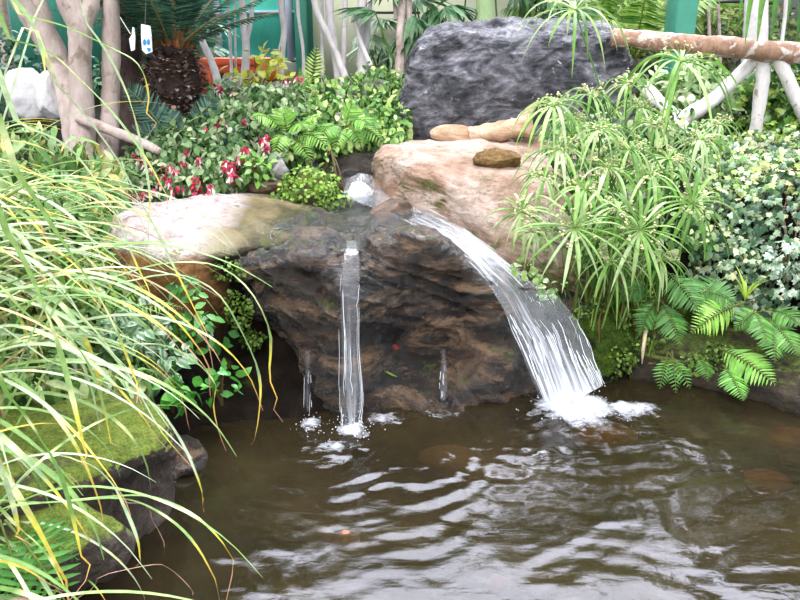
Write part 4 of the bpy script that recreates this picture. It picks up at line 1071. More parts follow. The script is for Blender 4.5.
Gi = patch([[(690,148,4.6),(735,148,4.65),(775,146,4.6),(840,138,4.5)],
            [(690,175,4.1),(735,172,4.15),(775,168,4.1),(840,160,3.95)],
            [(690,220,3.8),(735,220,3.75),(775,215,3.7),(840,205,3.6)],
            [(692,270,3.65),(735,275,3.55),(775,275,3.45),(840,270,3.3)],
            [(700,310,3.6),(735,315,3.5),(775,318,3.42),(840,320,3.25)]], 30, 30)
root = thing('ivy', 'thick mound of ivy with grey-green and yellow-green leaves at the right edge', 'ivy', Gi[-1, 15]); mb = MB()
cover(mb, Gi, 2600, T_ivy(), (.022, .042), ['42624a', '587a58', '7a9672', 'a0b494', 'c2cc9c', 'dfe0ae'], [.28, .26, .2, .14, .08, .04], rg=rg, thick=.09, tilt=.35, droop=.9)
cover(mb, Gi[:14], 900, T_ivy(), (.022, .04), ['8fb060', 'b5cf7a', 'd5e09a', 'e8e8b8', '6a9454'], rg=rg, thick=.11, tilt=.35, droop=.7)
mb.build('foliage', M['gloss_leaf'], root)
for k in range(26):
    mb = MB(); j = rg.integers(0, 28); mb_p = [Gi[i, min(29, max(0, j+int(rg.integers(-2, 3))))]+np.array([0, -.02, 0]) for i in range(0, 30, 6)]; tube(mb, mb_p, .004, 5, lin('5a4632'), n=16, caps=False); mb.build('stem', M['stem'], root)
# backing mound under ivy
def mound(name, rws, mat, label, cat, seed):
    G = patch(rws, 40, 40); back = G+np.array([0, .45, -.55])
    R = np.concatenate([G[::8]+np.array([0, .06, -.07]), back[::-8]]); mb = rock_loft(name, R, None, 90, 90, amp=.03, seed=seed)
    return rock_thing(name, mb, mat, label, cat=cat)
mound('earth_bank', [[(690,148,4.6),(735,148,4.65),(775,146,4.6),(840,138,4.5)],[(690,175,4.1),(735,172,4.15),(775,168,4.1),(840,160,3.95)],[(690,220,3.8),(735,220,3.75),(775,215,3.7),(840,205,3.6)],[(692,270,3.65),(735,275,3.55),(775,275,3.45),(840,270,3.3)],[(700,310,3.6),(735,315,3.5),(775,318,3.42),(840,320,3.25)]], 'soil', 'dark earth bank under the ivy at the right', 'earth', 3)
mound('earth_bank', [[(560,155,4.5),(600,135,4.6),(650,138,4.7),(700,152,4.7)],[(570,230,4.0),(605,215,4.05),(650,205,4.1),(705,200,4.1)],[(580,300,3.7),(610,295,3.65),(655,290,3.65),(710,290,3.65)],[(585,345,3.5),(610,345,3.45),(655,350,3.42),(715,345,3.45)]], 'moss_dark', 'dark mossy earth bank behind the umbrella sedge', 'earth', 4)
# leafy fill behind sedge
Gs = patch([[(545,145,4.6),(600,120,4.7),(660,122,4.8),(710,140,4.7)],[(560,200,3.95),(605,190,3.98),(650,180,4.0),(705,180,4.0)],[(585,270,3.62),(610,262,3.6),(655,255,3.6),(705,262,3.62)]], 24, 24)
root = thing('leafy_shrub', 'pale green small-leaved shrub behind the umbrella sedge', 'shrub', Gs[-1, 12]); mb = MB()
cover(mb, Gs, 1500, T_oval(.34, .2), (.03, .06), ['3f6a34', '5b8a48', '84b062', 'b0cf8c', 'd0dda8', '2c4e26'], rg=rg, thick=.14, tilt=.6)
mb.build('foliage', M['leaf'], root)
leafy('variegated_vine', 'cluster of cream-edged round leaves under the left side of the umbrella sedge', P(530, 280, 3.35), [(P(522, 268, 3.35), (.05, .03, .03)), (P(532, 274, 3.35), (.04, .03, .03)), (P(550, 288, 3.38), (.07, .03, .04))], 34, (.03, .045), ['5a9838', '78b850', 'a8cc70'], seed=21, tpl=T_oval(.5), shell=.3, edge=lin('cfe0a0'))
leafy('variegated_vine', 'grey-green cream-edged ivy sprig lower right of the ivy mound', P(785, 275, 3.35), [(P(785, 258, 3.3), (.1, .04, .08)), (P(790, 285, 3.25), (.08, .04, .05))], 60, (.03, .045), ['7a9a84', '94ae98'], seed=22, tpl=T_ivy(), edge=lin('dde4cc'))
leafy('bank_weed', 'small-leaved weeds on the mossy bank under the umbrella sedge', P(640, 340, 3.4), [(P(645, 310, 3.42), (.05, .03, .1)), (P(632, 325, 3.4), (.05, .03, .08)), (P(655, 335, 3.38), (.06, .03, .06))], 260, (.014, .03), ['6f8f3a', '8fae50', '55702c'], seed=23, mat='leaf')
mb = MB(); tube(mb, [P(646, 330, 3.3), P(643, 350, 3.28), P(642, 364, 3.27)], [.009, .009, .003], 6, lin('c9b898')); o = mb.build('dry_stalk', M['stem']); tag(o, 'pale dry stalk stub hanging on the bank under the sedge', 'stalk')
for (px, py, Yd, r_, lb) in ((585, 318, 3.42, (.07, .03, .05), 'tiny-leaved creeping plant on the green rock beside the cascade'), (615, 362, 3.28, (.08, .03, .07), 'dark creeping moss tuft hanging above the water below the sedge'), (705, 365, 3.25, (.12, .03, .06), 'moss and weed tuft hanging above the water behind the low fern')):
    leafy('creeping_plant', lb, P(px, py, Yd), [(P(px, py, Yd), r_), (P(px+14, py-12, Yd+.03), tuple(np.array(r_)*.8))], 420, (.01, .024), ['4a6a24', '6a8a34', '33501a', '8aa048'], seed=int(px), mat='leaf', stems=0, tpl=T_oval(.42), shell=.7)
# yellow-green strap plant
root = thing('strap_leaf_plant', 'small yellow-green upright strap-leaved plant below the ivy', 'plant', P(745, 300, 3.4))
for k in range(9):
    mb = MB(); pts = blade_path(P(745, 300, 3.38), rg.uniform(-PI, PI), rg.uniform(.12, .2), rg.uniform(.9, 1.4), .7, 8); ribbon(mb, pts, [.008, .012, .002], cols=lin(['9cc040', 'b5cf50'][k % 2]), n=10); mb.build('leaf', M['leaf'], root)
# ---------- background ----------
def box(mb, a, b, col=(.5, .5, .5)):
    a = np.minimum(a, b); b2 = np.maximum(a, b); a = np.array(a, float)
    v = np.array([[x, y, z] for x in (a[0], b2[0]) for y in (a[1], b2[1]) for z in (a[2], b2[2])])
    f = [[0, 1, 3, 2], [4, 6, 7, 5], [0, 4, 5, 1], [2, 3, 7, 6], [0, 2, 6, 4], [1, 5, 7, 3]]; mb.add(v, f, col)
def bev(o, w_=.01, seg=2):
    m = o.modifiers.new('bevel', 'BEVEL'); m.width = w_; m.segments = seg; return o
M['teal'] = simple_mat('teal_netting', '5cdcc4', .7, 2.5, .28, (1, 1, .5), .15)
M['teal_panel'] = simple_mat('teal_sheet', '3f8f7c', .6, 6, .15, (8, 1, .3), .1)
M['frame'] = simple_mat('lilac_frame', 'd0d2ea', .5, 5, .08, bs=0)
M['green_post'] = simple_mat('green_paint', '46947f', .5, 6, .12, bs=.1)
M['orange'] = simple_mat('orange_plastic', 'ff6a3c', .4, 6, .08, bs=0)
M['cream'] = simple_mat('cream_wall', 'f0f2d4', .8, 3, .1, bs=.1)
M['greywall'] = simple_mat('grey_wall', 'a9aba4', .8, 2, .2, bs=.2)
M['dark'] = simple_mat('dark_rail', '2c2c2e', .6, 6, .1, bs=0)
M['label'] = simple_mat('white_tag', 'f2f2fa', .5, 6, .03, bs=0)
M['blue'] = simple_mat('blue_ink', '2287c8', .5, 6, .05, bs=0)
M['bark_pale'] = bark_mat('pale_bark', 'a28e86', 'cfbfb8', '8c7868', 9, .58)
M['bark_white'] = bark_mat('whitish_bark', 'cabfc0', 'eee8ea', 'a8958e', 8, .62)
M['bark_dark'] = bark_mat('dark_fibre_bark', '2c201c', '5a423a', '1a1210', 12, .55)
M['birch'] = bark_mat('peeling_log_bark', '84604c', 'bf9880', 'eadfd6', 15, .515, .7)
M['birch_white'] = bark_mat('white_log_bark', 'e0d8d4', 'f6f2f0', '8a6a56', 14, .6, .7)
M['bamboo'] = bark_mat('green_trunk', '8fae74', 'b8cc9c', '7a9460', 7, .6)
M['cycad_bark'] = simple_mat('cycad_bark', (1, 1, 1), .85, 20, .25, attr=True, bs=.6)
YW = 9.2
def xw(px, Y=YW): return P(px, 30, Y)[0]
def zw(py, Y=YW): return P(400, py, Y)[2]
gb = .6
mb = MB(); box(mb, (-9, YW+.1, gb), (xw(312), YW+.2, 2.9)); o = mb.build('wall_left', M['teal_panel']); o['kind'] = 'structure'
mb = MB(); box(mb, (xw(312), YW+.1, gb), (xw(560), YW+.2, 2.9)); o = mb.build('wall_back', M['cream']); o['kind'] = 'structure'
mb = MB(); box(mb, (xw(560), YW+.1, gb), (9.5, YW+.2, 2.9)); o = mb.build('wall_right', M['greywall']); o['kind'] = 'structure'
# netted greenhouse window
xs = [xw(217), xw(289), xw(306)]
mb = MB(); box(mb, (xs[0], YW+.04, zw(59)), (xw(300), YW+.07, 2.5)); o = mb.build('window_1', M['teal']); o['kind'] = 'structure'
w1 = o
for k, (a, b) in enumerate((((xs[0]-.03, YW, .6), (xs[0]+.04, YW+.08, 2.6)), ((xs[1]-.03, YW, zw(60)), (xs[1]+.04, YW+.08, 2.6)), ((xs[0], YW+.005, zw(13.5)), (xw(300), YW+.075, zw(10.5))), ((xs[0], YW+.005, zw(61)), (xw(300), YW+.075, zw(58))))):
    mb = MB(); box(mb, a, b); mb.build('window_frame', M['frame'], w1)
mb = MB(); box(mb, (xw(217), YW-.05, .55), (xw(300), YW+.05, zw(62))); o = mb.build('trim_1', M['greywall']); o['kind'] = 'structure'
mb = MB(); box(mb, (xw(296), YW-.12, .6), (xw(308), YW-.02, 2.9)); o = bev(mb.build('green_post', M['green_post'])); tag(o, 'teal green wooden post at the right end of the netted window', 'post')
mb = MB(); box(mb, (xw(352), YW-.1, zw(14)), (xw(420), YW-.04, zw(11.5))); o = mb.build('rail', M['dark']); tag(o, 'dark horizontal rail on the cream wall behind the thin trunks', 'rail')
mb = MB(); box(mb, (xw(352), YW-.1, zw(21)), (xw(440), YW-.03, zw(18.5))); o = mb.build('rail', M['greywall']); tag(o, 'pale horizontal rail on the cream wall just below the dark one', 'rail')
# dark corrugated stretch left of the window
root = thing('corrugated_panel', 'dark green corrugated panel left of the netted window', 'panel', (xw(190), YW, .6)); mb = MB()
x = np.linspace(xw(160), xw(215), 90); z = np.array([.5, 2.9]); Xg, Zg = np.meshgrid(x, z)
mb.add(np.stack([Xg.ravel(), YW-.02+.025*np.sin(Xg.ravel()*60), Zg.ravel()], 1), grid_faces(2, 90)); mb.add(np.stack([Xg.ravel(), YW+.05+.0*Xg.ravel(), Zg.ravel()], 1), grid_faces(2, 90))
M['dkgreen'] = simple_mat('dark_green_metal', '1f5a48', .5, 6, .1, bs=0); mb.build('sheet', M['dkgreen'], root)
# orange barrier
Yb = 7.1
root = thing('barrier', 'bright orange plastic road barrier behind the cycad', 'barrier', P(235, 100, Yb))
def pb(px0, py0, px1, py1, Y, d, name):
    a = P(px0, py1, Y); b = P(px1, py0, Y); mb = MB(); box(mb, (a[0], Y, a[2]), (b[0], Y+d, b[2])); return bev(mb.build(name, M['orange'], root), .015)
pb(186, 58, 272, 66, Yb, .12, 'rail'); pb(190, 65, 262, 73, Yb+.03, .07, 'panel'); pb(200, 72, 211, 97, Yb, .14, 'foot')
mb = MB(); tube(mb, [P(262, 62, Yb+.05), P(276, 80, Yb+.05)], [.07, .07], 8); mb.build('foot', M['orange'], root)
# right green post
a = P(665, 115, 5.7); b = P(700, 0, 5.7)
mb = MB(); box(mb, (a[0], 5.7, .5), (b[0], 5.95, 2.7)); o = bev(mb.build('green_post', M['green_post']), .02); tag(o, 'thick square teal green post behind the log rail', 'post')
# log rail and its struts
mb = MB(); tube(mb, [P(612, 37, 5.05), P(700, 45, 5.0), P(760, 50, 4.95), P(860, 58, 4.9)], [.05, .058, .062, .066], 20, n=60, bump=.22, seed=8)
o = mb.build('log_rail', M['birch']); tag(o, 'horizontal log rail with peeling pinkish bark in the upper right', 'log')
for pts, r, lb in (([(765,58,4.98),(760,100,4.98),(752,150,4.98)], [.045, .04, .036], 'white upright log strut under the middle of the log rail'),
                  ([(756,58,5.02),(715,98,5.06),(678,122,5.1)], [.038, .045, .05], 'white log strut slanting down left from the log rail'),
                  ([(778,58,4.95),(793,90,4.93),(812,130,4.9)], [.04, .042, .045], 'white log strut slanting down right from the log rail'),
                  ([(645,88,5.0),(672,115,4.9),(700,150,4.8)], [.04, .042, .045], 'white branch slanting behind the umbrella sedge whorls')):
    mb = MB(); tube(mb, [P(*p) for p in pts], r, 14, n=30, bump=.2, seed=int(r[0]*999)); o = mb.build('log_strut', M['birch_white']); tag(o, lb, 'log')
# trees
rt = np.random.default_rng(303)
LC = ['3f6236', '54803f', '6c9a4e', '8fb664', 'accf7c']
def tree(name, label, trunks, mat, crown=None, cols=LC, size=(.08, .16), n=900, tpl=None, cat='tree', bump_=.18, seg=12, foot=True):
    """trunks: list of (pts px,py,Y ; radii m)"""
    c0 = P(*trunks[0][0][-1]); root = thing(name, label, cat, (c0[0], c0[1], gz(c0[0], c0[1])))
    for i, (pts, r) in enumerate(trunks):
        if name == 'thin_tree': r = [a*.62 for a in r]
        q = [P(*p) for p in pts]
        if i == 0 and foot: q.append(np.array([q[-1][0], q[-1][1], gz(q[-1][0], q[-1][1])-.05])); r = list(r)+[r[-1]*1.15]
        mb = MB(); tube(mb, q, r, seg, n=50, bump=bump_, seed=i+len(label)); mb.build('trunk' if i == 0 else 'branch', M[mat], root)
    if crown:
        mb = MB(); foliage(mb, crown, n, tpl or T_oval(.32), size, cols, rg=rt, shell=.3); mb.build('foliage', M['leaf'], root)
    return root
def cr(px, z, Y, r): # crown above the frame, centre by column px
    return (np.array([P(px, 10, Y)[0], Y, z]), (r, r*.8, r*.7))
tree('tree', 'pinkish grey smooth trunk with a knobbly bend, second from the left', [([(70,-140,4.8),(66,-40,4.75),(70,0,4.7),(80,28,4.7),(80,60,4.7),(82,110,4.7),(84,160,4.6)], [.05, .055, .075, .07, .062, .07, .085]), ([(80,25,4.7),(90,5,4.72),(94,-40,4.8),(110,-140,4.9)], [.06, .05, .045, .03])], 'bark_pale', [cr(60, 2.75, 5.0, .8), cr(120, 3.2, 5.1, .7)], n=1100)
tree('tree', 'straight pale trunk between the bent trunk and the dark trunk', [([(112,-140,4.9),(110,-40,4.85),(111,0,4.8),(111,60,4.8),(110,110,4.8),(108,165,4.7)], [.045, .048, .05, .052, .054, .07])], 'bark_pale', [cr(150, 2.9, 5.2, .7)], n=700)
tree('tree', 'mottled pale trunk leaning left at the far left, behind the grass', [([(-60,-140,5.0),(-10,-60,5.0),(22,0,5.0),(45,35,5.0),(62,75,4.95),(76,130,4.8)], [.05, .06, .07, .08, .075, .08]), ([(52,50,5.0),(42,10,5.02),(30,-20,5.05),(50,-120,5.1)], [.05, .05, .045, .03])], 'bark_pale', [cr(-40, 2.9, 5.3, .9), cr(30, 3.6, 5.5, .8)], n=1000)
tree('tree', 'dark fibrous trunk just left of the cycad', [([(133,-140,5.6),(131,0,5.5),(130,60,5.5),(134,110,5.45),(138,150,5.3)], [.06, .075, .08, .1, .14])], 'bark_dark', [cr(180, 3.4, 5.9, .9)], n=700, bump_=.35)
tree('fallen_branch', 'brown branch lying low across the ground between trunks and cycad', [([(78,118,4.6),(110,130,4.55),(140,142,4.5),(160,152,4.45)], [.03, .03, .028, .022])], 'bark_pale', None, cat='branch', foot=False)
mids = [
 ('pale curved thin trunk leaning left just right of the cycad', [([(176,-60,6.4),(188,0,6.3),(202,40,6.2),(214,68,6.1),(219,95,6.0)], [.03, .035, .04, .045, .05])], 'bark_white'),
 ('thin pale trunk in front of the orange barrier', [([(238,-80,6.6),(242,0,6.5),(246,50,6.4),(244,95,6.3)], [.04, .045, .05, .055]), ([(246,45,6.4),(252,10,6.45),(250,-60,6.5)], [.03, .025, .02])], 'bark_white'),
 ('pair of very thin stems left of the netted window bars', [([(225,-60,6.9),(228,0,6.8),(231,60,6.7),(232,85,6.6)], [.018, .02, .02, .022]), ([(236,-60,6.9),(235,0,6.8),(236,75,6.7)], [.012, .014, .016])], 'bark_white'),
 ('pale knobbly trunk crossing the netted window', [([(279,-80,6.6),(281,0,6.5),(284,30,6.45),(281,58,6.4),(280,95,6.3)], [.038, .042, .04, .05, .05])], 'bark_white'),
 ('thin stem by the teal post', [([(296,-60,6.6),(298,10,6.5),(303,50,6.4),(304,92,6.3)], [.02, .022, .022, .025])], 'bark_white'),
 ('leaning pale trunk that crosses in front of the upright thin trunks', [([(310,-40,6.2),(315,5,6.2),(328,35,6.15),(340,62,6.1),(348,92,6.0)], [.04, .04, .04, .042, .045])], 'bark_white'),
 ('upright pale trunk right behind the leaning one', [([(330,-80,6.5),(329,0,6.4),(333,40,6.35),(340,92,6.2)], [.05, .055, .05, .055]), ([(322,-60,6.5),(322,30,6.45),(323,92,6.3)], [.02, .022, .025])], 'bark_white'),
 ('slim upright trunk between the leaning trunk and the widest white trunk', [([(344,-80,6.6),(345,0,6.5),(344,50,6.4),(343,92,6.3)], [.03, .032, .034, .036])], 'bark_white'),
 ('widest whitish trunk left of the grey boulder', [([(362,-80,6.4),(362,0,6.3),(363,40,6.25),(362,95,6.1)], [.06, .06, .062, .07]), ([(352,10,6.1),(360,40,6.05),(371,66,6.0)], [.028, .028, .03]), ([(372,-60,6.3),(370,0,6.25),(366,50,6.2)], [.03, .03, .03])], 'bark_white'),
 ('blotchy brown and grey trunk beside the grey boulder', [([(398,-80,6.3),(402,0,6.2),(400,30,6.1),(400,60,6.05),(398,92,6.0)], [.04, .05, .045, .06, .06]), ([(411,-60,6.2),(409,15,6.2),(408,70,6.1)], [.03, .034, .036]), ([(393,-30,6.3),(396,20,6.2)], [.02, .03])], 'bark_pale'),
]
cx = [0, 1, 3, 5, 6, 8, 9]
for k, (lb, tr, mt) in enumerate(mids):
    px = tr[0][0][0][0]
    tree('thin_tree', lb, tr, mt, [cr(px+rt.uniform(-30, 30), rt.uniform(2.6, 3.3), 6.6+rt.uniform(0, .6), .75)] if k in cx else None, n=520, seg=9)
# smooth green trunk behind the boulder
tree('palm_tree', 'smooth pale green palm trunk rising behind the grey boulder', [([(484,-160,5.9),(485,-40,5.9),(485,20,5.9),(486,60,5.9)], [.055, .06, .062, .065])], 'bamboo', None, bump_=.03, seg=20)
# dark lance-leaved palms behind the boulder
def fanpalm(label, c, n, R_, cols, seed, name='bamboo_palm'):
    rg = np.random.default_rng(seed); b = np.array([c[0], c[1], gz(c[0], c[1])]); root = thing(name, label, 'palm', b)
    for k in range(n):
        e = np.asarray(c)+rg.normal(0, 1, 3)*R_*.45; mb = MB(); tube(mb, [b+rg.normal(0, .04, 3)*[1, 1, 0], (b+e)/2+rg.normal(0, .05, 3), e], [.012, .01, .005], 6, lin('5a7a3a'), n=10, caps=False); st = mb.build('stem', M['stem'], root)
        d0 = norm(np.array([rg.normal(0, .6), -.5+rg.normal(0, .4), rg.uniform(-.2, .5)])); m_ = 11; a = np.linspace(-1.25, 1.25, m_)
        s = norm(np.cross(d0, [0, 0, 1])); u = np.cross(s, d0)
        dr = np.cos(a)[:, None]*d0+np.sin(a)[:, None]*s-np.array([0, 0, .35]); mb = MB()
        scatter(mb, T_lance(.085, .35), np.tile(e, (m_, 1)), dr, np.tile(u, (m_, 1)), rg.uniform(.2, .32, m_), rcol(m_, cols, var=.15, rng=rg)); mb.build('leaf_fan', M['leaf'], st)
fanpalm('dark lance-leaved palm behind the left of the grey boulder', (.33, 6.3, 1.62), 20, .42, ['24482a', '35623a', '4a7a4a', '6a9468'], 1)
fanpalm('dark lance-leaved palm behind the middle of the grey boulder', (1.0, 6.4, 1.65), 24, .45, ['24482a', '35623a', '4a7a4a', '6a9468'], 2)
fanpalm('grey-green fan palm between the wide white trunk and the blotchy trunk', (-.15, 7.4, 1.35), 12, .28, ['7a9a74', '94b08c', 'b5c8a8'], 3)
fanpalm('pale grassy dracaena seen through the thin trunks by the window', (-1.85, 7.6, 1.35), 16, .35, ['6f9a80', '90b49a', 'b0ccb0'], 4, 'dracaena')
# feather palms right background
def featherpalm(name, label, c, fr, cols, width=.2, lance=.08, n=26, mat='leaf', trunk=None, rach='9aa850', cat='palm', droop=.3):
    b = np.array([c[0], c[1], gz(c[0], c[1])]); root = thing(name, label, cat, b)
    for (e, arch) in fr:
        mb = MB(); frond_mb(mb, c, e, arch, width, n, cols, rt, lance, (0, -.4, 1), droop, (.3, .8, 1, .9, .7, .25), rach); mb.build('frond', M[mat], root)
    mb = MB(); tube(mb, [np.array(c), b-[0, 0, .03]], trunk or [.03, .04], 8, lin('6a5a40'), n=8); mb.build('trunk', M['stem'], root); return root
for k, (px, py, Yd, lb) in enumerate(((600, 40, 7.0, 'yellow-green feather palm behind the right end of the grey boulder'), (635, 60, 6.6, 'feather palm between the grey boulder and the thick green post'), (725, 50, 7.4, 'yellow-green feather palm right of the thick green post'), (560, 30, 7.8, 'feather palm farther back above the grey boulder'))):
    c = P(px, py, Yd)
    featherpalm('feather_palm', lb, c, [(c+np.array([math.cos(a)*rt.uniform(.3, .7), math.sin(a)*.4-.1, rt.uniform(.0, .55)]), rt.uniform(.2, .4)) for a in np.linspace(0, 2*PI, 11)[:-1]], ['5f8a3a', '86ab4a', 'a8c468', '46702c'])
# shrubs filling the back
fills = [(-3.6, 6.4, 1.0, (1.0, .5, .5), 'dark bush at the far left behind the pale tree trunks', ['3f6a50', '5a8a70', '7fa890', '2c4e3a']),
 (-2.6, 8.4, .85, (.7, .4, .4), 'green bush behind the dark fibrous trunk', ['3f6a50', '5a8a60', '7fa880', '2c4e3a']),
 (-.7, 7.0, .7, (.8, .4, .2), 'low green bush at the feet of the thin trunks', ['4f7a3a', '6f9a54', '9cbc74']),
 (.2, 6.5, .9, (.5, .3, .3), 'low yellow-green bush left behind the grey boulder', ['5f8a3a', '86ab4a', 'b0cc68', 'd0dc80']),
 (2.0, 7.2, 1.15, (.8, .5, .5), 'olive bush behind the grey boulder and the thick green post', ['4f6a3a', '6f8a4c', '94a868', '7a6a48']),
 (3.1, 7.4, 1.2, (.8, .5, .5), 'olive green bush right of the thick green post', ['4f6a3a', '6f8a4c', '94a868', '8a7a58']),
 (4.3, 7.4, 1.2, (.8, .5, .5), 'olive green bush behind the right end of the log rail', ['4f6a3a', '6f8a4c', '94a868']),
 (2.75, 5.35, .98, (.45, .3, .32), 'dark green bush below the log rail struts', ['2f5a34', '4a7a48', '6a9a60', '94b87a']),
 (1.95, 5.4, 1.0, (.3, .25, .3), 'pale green bush below the left end of the log rail', ['6f9a54', '9cbc80', 'c4d8a0', 'dce8c0'])]
for k, (x_, y_, z_, r_, lb, cs) in enumerate(fills):
    c = np.array([x_, y_, z_]); leafy('bush', lb, (x_, y_, gz(x_, y_)), [(c, r_), (c+np.array([r_[0]*.5, .1, r_[2]*.4]), tuple(np.array(r_)*.6)), (c+np.array([-r_[0]*.5, 0, r_[2]*.3]), tuple(np.array(r_)*.55))], 1500, (.04, .09), cs, cat='bush', seed=60+k, mat='leaf', shell=.5, stems=9)
# ivy on the ground behind struts
leafy('ivy', 'green ivy climbing behind the log struts under the rail', (3.0, 5.2, .8), [(P(775, 100, 5.2), (.22, .15, .3)), (P(790, 125, 5.1), (.25, .15, .2))], 700, (.05, .075), ['3f6f30', '5f8f3c', '8fb450', 'b4cc68'], cat='ivy', seed=90, tpl=T_ivy(), shell=.7)
# pinkish palm trunk upper right with hanging leaves
root = tree('palm_tree', 'pinkish grey ringed palm trunk behind the log rail at upper right', [([(757,-160,6.2),(757,-40,6.2),(756,20,6.1),(753,90,6.0),(750,140,5.9)], [.075, .08, .085, .095, .11])], 'bark_white', None, bump_=.06, seg=20)
for (px, py, w_) in ((745, 45, .03), (757, 43, .035), (771, 40, .035), (797, 42, .035), (738, 20, .02), (786, 28, .02)):
    mb = MB(); ribbon(mb, [P(px+25, -75, 4.7), P(px+10, -25, 4.6), P(px, py, 4.55)], [w_*.5, w_, w_, .003], cols=lin(['4f7f3a', '6a9a44', '3f6f34'][px % 3]), n=12); mb.build('leaf', M['leaf'], root)
mb = MB(); tube(mb, [P(790, -150, 4.9), P(775, -80, 4.8), P(757, -110, 5.8)], [.02, .03, .03], 8, lin('6a8a4a'), n=14); mb.build('leaf_stalk', M['stem'], root)
tree('thin_tree', 'thin grey stem hanging beside the pinkish palm trunk', [([(784,-80,5.6),(786,0,5.6),(782,45,5.6),(780,120,5.5)], [.02, .022, .02, .02])], 'bark_white', None, seg=8)
for (px, lb) in ((708, 'thin brown sapling right of the thick green post'), (718, 'second thin brown sapling right of the thick green post')):
    tree('sapling', lb, [([(px-4,-60,6.8),(px,0,6.8),(px+2,60,6.7),(px,95,6.6)], [.012, .014, .015, .018])], 'bark_pale', None, seg=7, cat='tree')
mb = MB(); tube(mb, [P(690, 5, 6.7), P(720, 2, 6.7), P(748, 1, 6.7)], .012, 8); o = mb.build('rail', M['dark']); tag(o, 'thin dark horizontal rail right of the thick green post', 'rail')
mb = MB(); tube(mb, [P(540, 10, 7.1), P(600, 12, 7.1), P(662, 8, 7.1)], .014, 8); o = mb.build('rail', M['dark']); tag(o, 'thin dark horizontal rail behind the right of the grey boulder', 'rail')

# cycad
Yc = 5.1; ct = P(173, 48, Yc); cb = P(178, 165, Yc-.05); cb[2] = gz(cb[0], cb[1])-.05
root = thing('cycad', 'cycad with a stout scaly brown trunk and dark feathery fronds', 'cycad', cb)
mb = MB(); tube(mb, [cb, (cb+ct)/2+[0, 0, -.1], (cb+ct)/2+[0, 0, .15], ct], [.13, .155, .165, .12], 24, np.tile(lin('33241e'), (4, 1)), n=40, bump=.3); 
n = 1500; z = rt.random(n); a = rt.uniform(0, 2*PI, n); axp = cb+(ct-cb)*z[:, None]; rr = np.interp(z, [0, .4, .8, 1], [.13, .155, .17, .12])
out = np.stack([np.cos(a), np.sin(a), .55+0*a], 1); pos = axp+out*[1, 1, 0]*rr[:, None]*.97
scatter(mb, T_oval(.24, .3), pos, out+rt.normal(0, .3, (n, 3)), np.stack([-np.cos(a)*.4, -np.sin(a)*.4, 1+0*a], 1), rt.uniform(.04, .075, n), rcol(n, ['6a564e', '8a6f62', '4c3a32', 'b0907c', '9a8a82'], rng=rt)); mb.build('trunk', M['cycad_bark'], root)
cyc = ['2c5044', '3a6450', '23423a', '4f7a60']
for k in range(22):
    a = 2*PI*k/22+rt.normal(0, .1); el = rt.uniform(.4, 1.25); L = rt.uniform(.62, .85)
    e = ct+L*np.array([math.cos(a)*math.cos(el)*1.15, math.sin(a)*math.cos(el), math.sin(el)*.75]); mb = MB()
    frond_mb(mb, ct+np.array([math.cos(a)*.05, math.sin(a)*.05, 0]), e, .1, .13, 44, cyc, rt, .05, (0, 0, 1), .1, (.5, .95, 1, .9, .7, .3), '9a8a58'); mb.build('frond', M['leaf'], root)
for (b_, e_, w_) in (((183,158,4.9),(128,88,4.7),.12), ((186,160,4.85),(135,130,4.6),.1), ((190,158,4.85),(212,98,4.8),.12), ((192,160,4.8),(243,132,4.6),.11), ((190,160,4.8),(225,140,4.6),.1), ((185,160,4.8),(168,112,4.8),.1)):
    mb = MB(); frond_mb(mb, P(*b_), P(*e_), .12, w_, 44, ['3a5f54', '4f7868', '6a9080', '2f5046'], rt, .06, (0, -1, .4), .15, (.3, .95, 1, .9, .7, .3), '8a9a68'); mb.build('frond', M['leaf'], root)
n = 140; a = rt.uniform(0, 2*PI, n); mb = MB(); pos = ct+np.stack([np.cos(a)*.1, np.sin(a)*.1, rt.uniform(-.06, .06, n)], 1)
scatter(mb, T_lance(.12, .1), pos, np.stack([np.cos(a)*.5, np.sin(a)*.5, 1+0*a], 1), np.stack([np.cos(a), np.sin(a), 0*a], 1), rt.uniform(.06, .1, n), rcol(n, ['b0643c', '8a5038', 'c08458'], rng=rt)); mb.build('crown_scales', M['leaf'], root)
# hanging tags
def tagshape(pts, Y, name, lb, marks=()):
    c = P(*np.mean(pts, 0), Y); root = thing(name, lb, 'tag', P(pts[0][0], pts[0][1], Y)); v = [P(x, y, Y) for x, y in pts]; k = len(v)
    mb = MB(); A = np.array(v+[p+[0, .012, 0] for p in v]+[c, c+[0, .012, 0]])
    tri = [[2*k, (i+1) % k, i] for i in range(k)]+[[2*k+1, k+i, k+(i+1) % k] for i in range(k)]; q = [[i, (i+1) % k, k+(i+1) % k, k+i] for i in range(k)]
    mb.add(A, tri); mb.f[4].append(np.array(q)); mb.build('plate', M['label'], root, smooth=False)
    for poly in marks:
        vv = [P(x, y, Y-.003) for x, y in poly]; kk = len(vv); cc = np.mean(vv, 0); mb = MB(); mb.add(np.array(vv+[cc]), [[kk, (i+1) % kk, i] for i in range(kk)]); mb.build('blue_mark', M['blue'], root, smooth=False)
    return root
def ell(cx_, cy_, rx, ry, n=14): return [(cx_+rx*math.cos(2*PI*i/n), cy_+ry*math.sin(2*PI*i/n)) for i in range(n)]
tagshape([(141, 24), (150, 26), (151, 35), (152, 52), (146, 54), (142, 50), (141, 36)], 4.55, 'hanging_tag', 'white tag with blue marks hanging beside the cycad trunk', (ell(144.6, 42.3, 1.7, 3.3), ell(148.4, 42, 1.6, 3.2), [(146.4, 48), (150.6, 47.8), (150.5, 51), (148.6, 52), (147.6, 50.6)]))
r_ = tagshape([(132.5, 27), (134, 28), (135, 38), (134.5, 50), (131, 51), (129, 39), (131.5, 35)], 4.6, 'hanging_tag', 'plain white bottle-shaped tag hanging on a thread from the pale trunk')
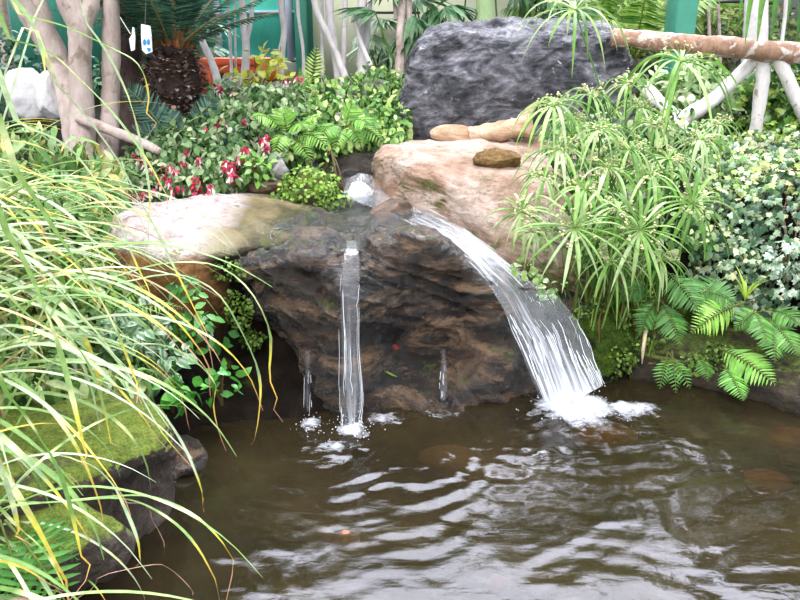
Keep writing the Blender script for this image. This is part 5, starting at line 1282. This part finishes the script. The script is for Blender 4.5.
mb = MB(); tube(mb, [P(120, 17, 4.65), P(130.5, 34, 4.6)], .0025, 4, lin('e8e4dc'), caps=False); mb.build('thread', M['stem'], r_)
mb = MB(); tube(mb, [P(146, -70, 4.55), P(146, 0, 4.55), P(145, 25, 4.555)], .002, 4, lin('6a6a68'), caps=False); o = mb.build('thread', M['stem'], [x for x in bpy.data.objects if x.name == 'hanging_tag'][0])
# tall canopy behind (trees whose trunks stand behind the bushes)
for k, (x_, y_, z_, r_) in enumerate(((-3.4, 7.0, 3.3, .9), (1.2, 8.6, 3.4, .9), (2.6, 8.4, 3.2, .9), (4.2, 8.0, 3.3, 1.0), (0.0, 8.8, 3.8, .8), (3.9, 6.6, 3.8, .8))):
    b = np.array([x_, y_, gz(x_, y_)]); lb = ['broad-crowned tree whose crown hangs above the far left', 'tree whose crown hangs above the middle back, behind the grey boulder', 'tree whose crown hangs above the thick green post', 'tree whose crown hangs above the right back corner', 'tallest tree behind the thin trunks', 'tree crown hanging above the log rail'][k]
    root = thing('canopy_tree', lb, 'tree', b); mb = MB(); tube(mb, [b-[0, 0, .05], b+[.05, 0, 1.2], np.array([x_, y_, z_])], [.06, .05, .03], 10, n=20, bump=.1); mb.build('trunk', M['bark_pale'], root)
    mb = MB(); c = np.array([x_, y_, z_]); foliage(mb, [(c, (r_, r_*.8, r_*.75)), (c+[r_*.6, .2, .2], (r_*.6,)*3), (c+[-r_*.6, 0, .1], (r_*.6,)*3)], 1500, T_oval(.34), (.12, .22), LC, rg=rt, shell=.3); mb.build('foliage', M['leaf'], root)
# ---------- groups of repeated things ----------
GR = {'grass_clump': 'banded grass clumps on the left bank', 'thin_tree': 'thin pale trunks at the back', 'sunken_stone': 'stones under the pond water',
      'log_strut': 'white log struts at the rail', 'thin_fall': 'thin threads of falling water', 'bank_fern': 'ferns on the right bank', 'feather_palm': 'feather palms at the back',
      'bush': 'bushes at the back', 'canopy_tree': 'tall trees above the back', 'hanging_tag': 'white tags hanging by the cycad', 'red_flower_spike': 'pink flower spikes behind the slab',
      'bright_fern': 'bright ferns over the middle shrub', 'fallen_leaf': 'fallen leaves on the wet boulder', 'bamboo_palm': 'lance-leaved palms at the back', 'white_stone': 'white stones behind the grass', 'creeping_plant': 'creeping plants on the right bank'}
for o in bpy.data.objects:
    b = o.name.split('.')[0]
    if o.parent is None and b in GR: o['group'] = GR[b]
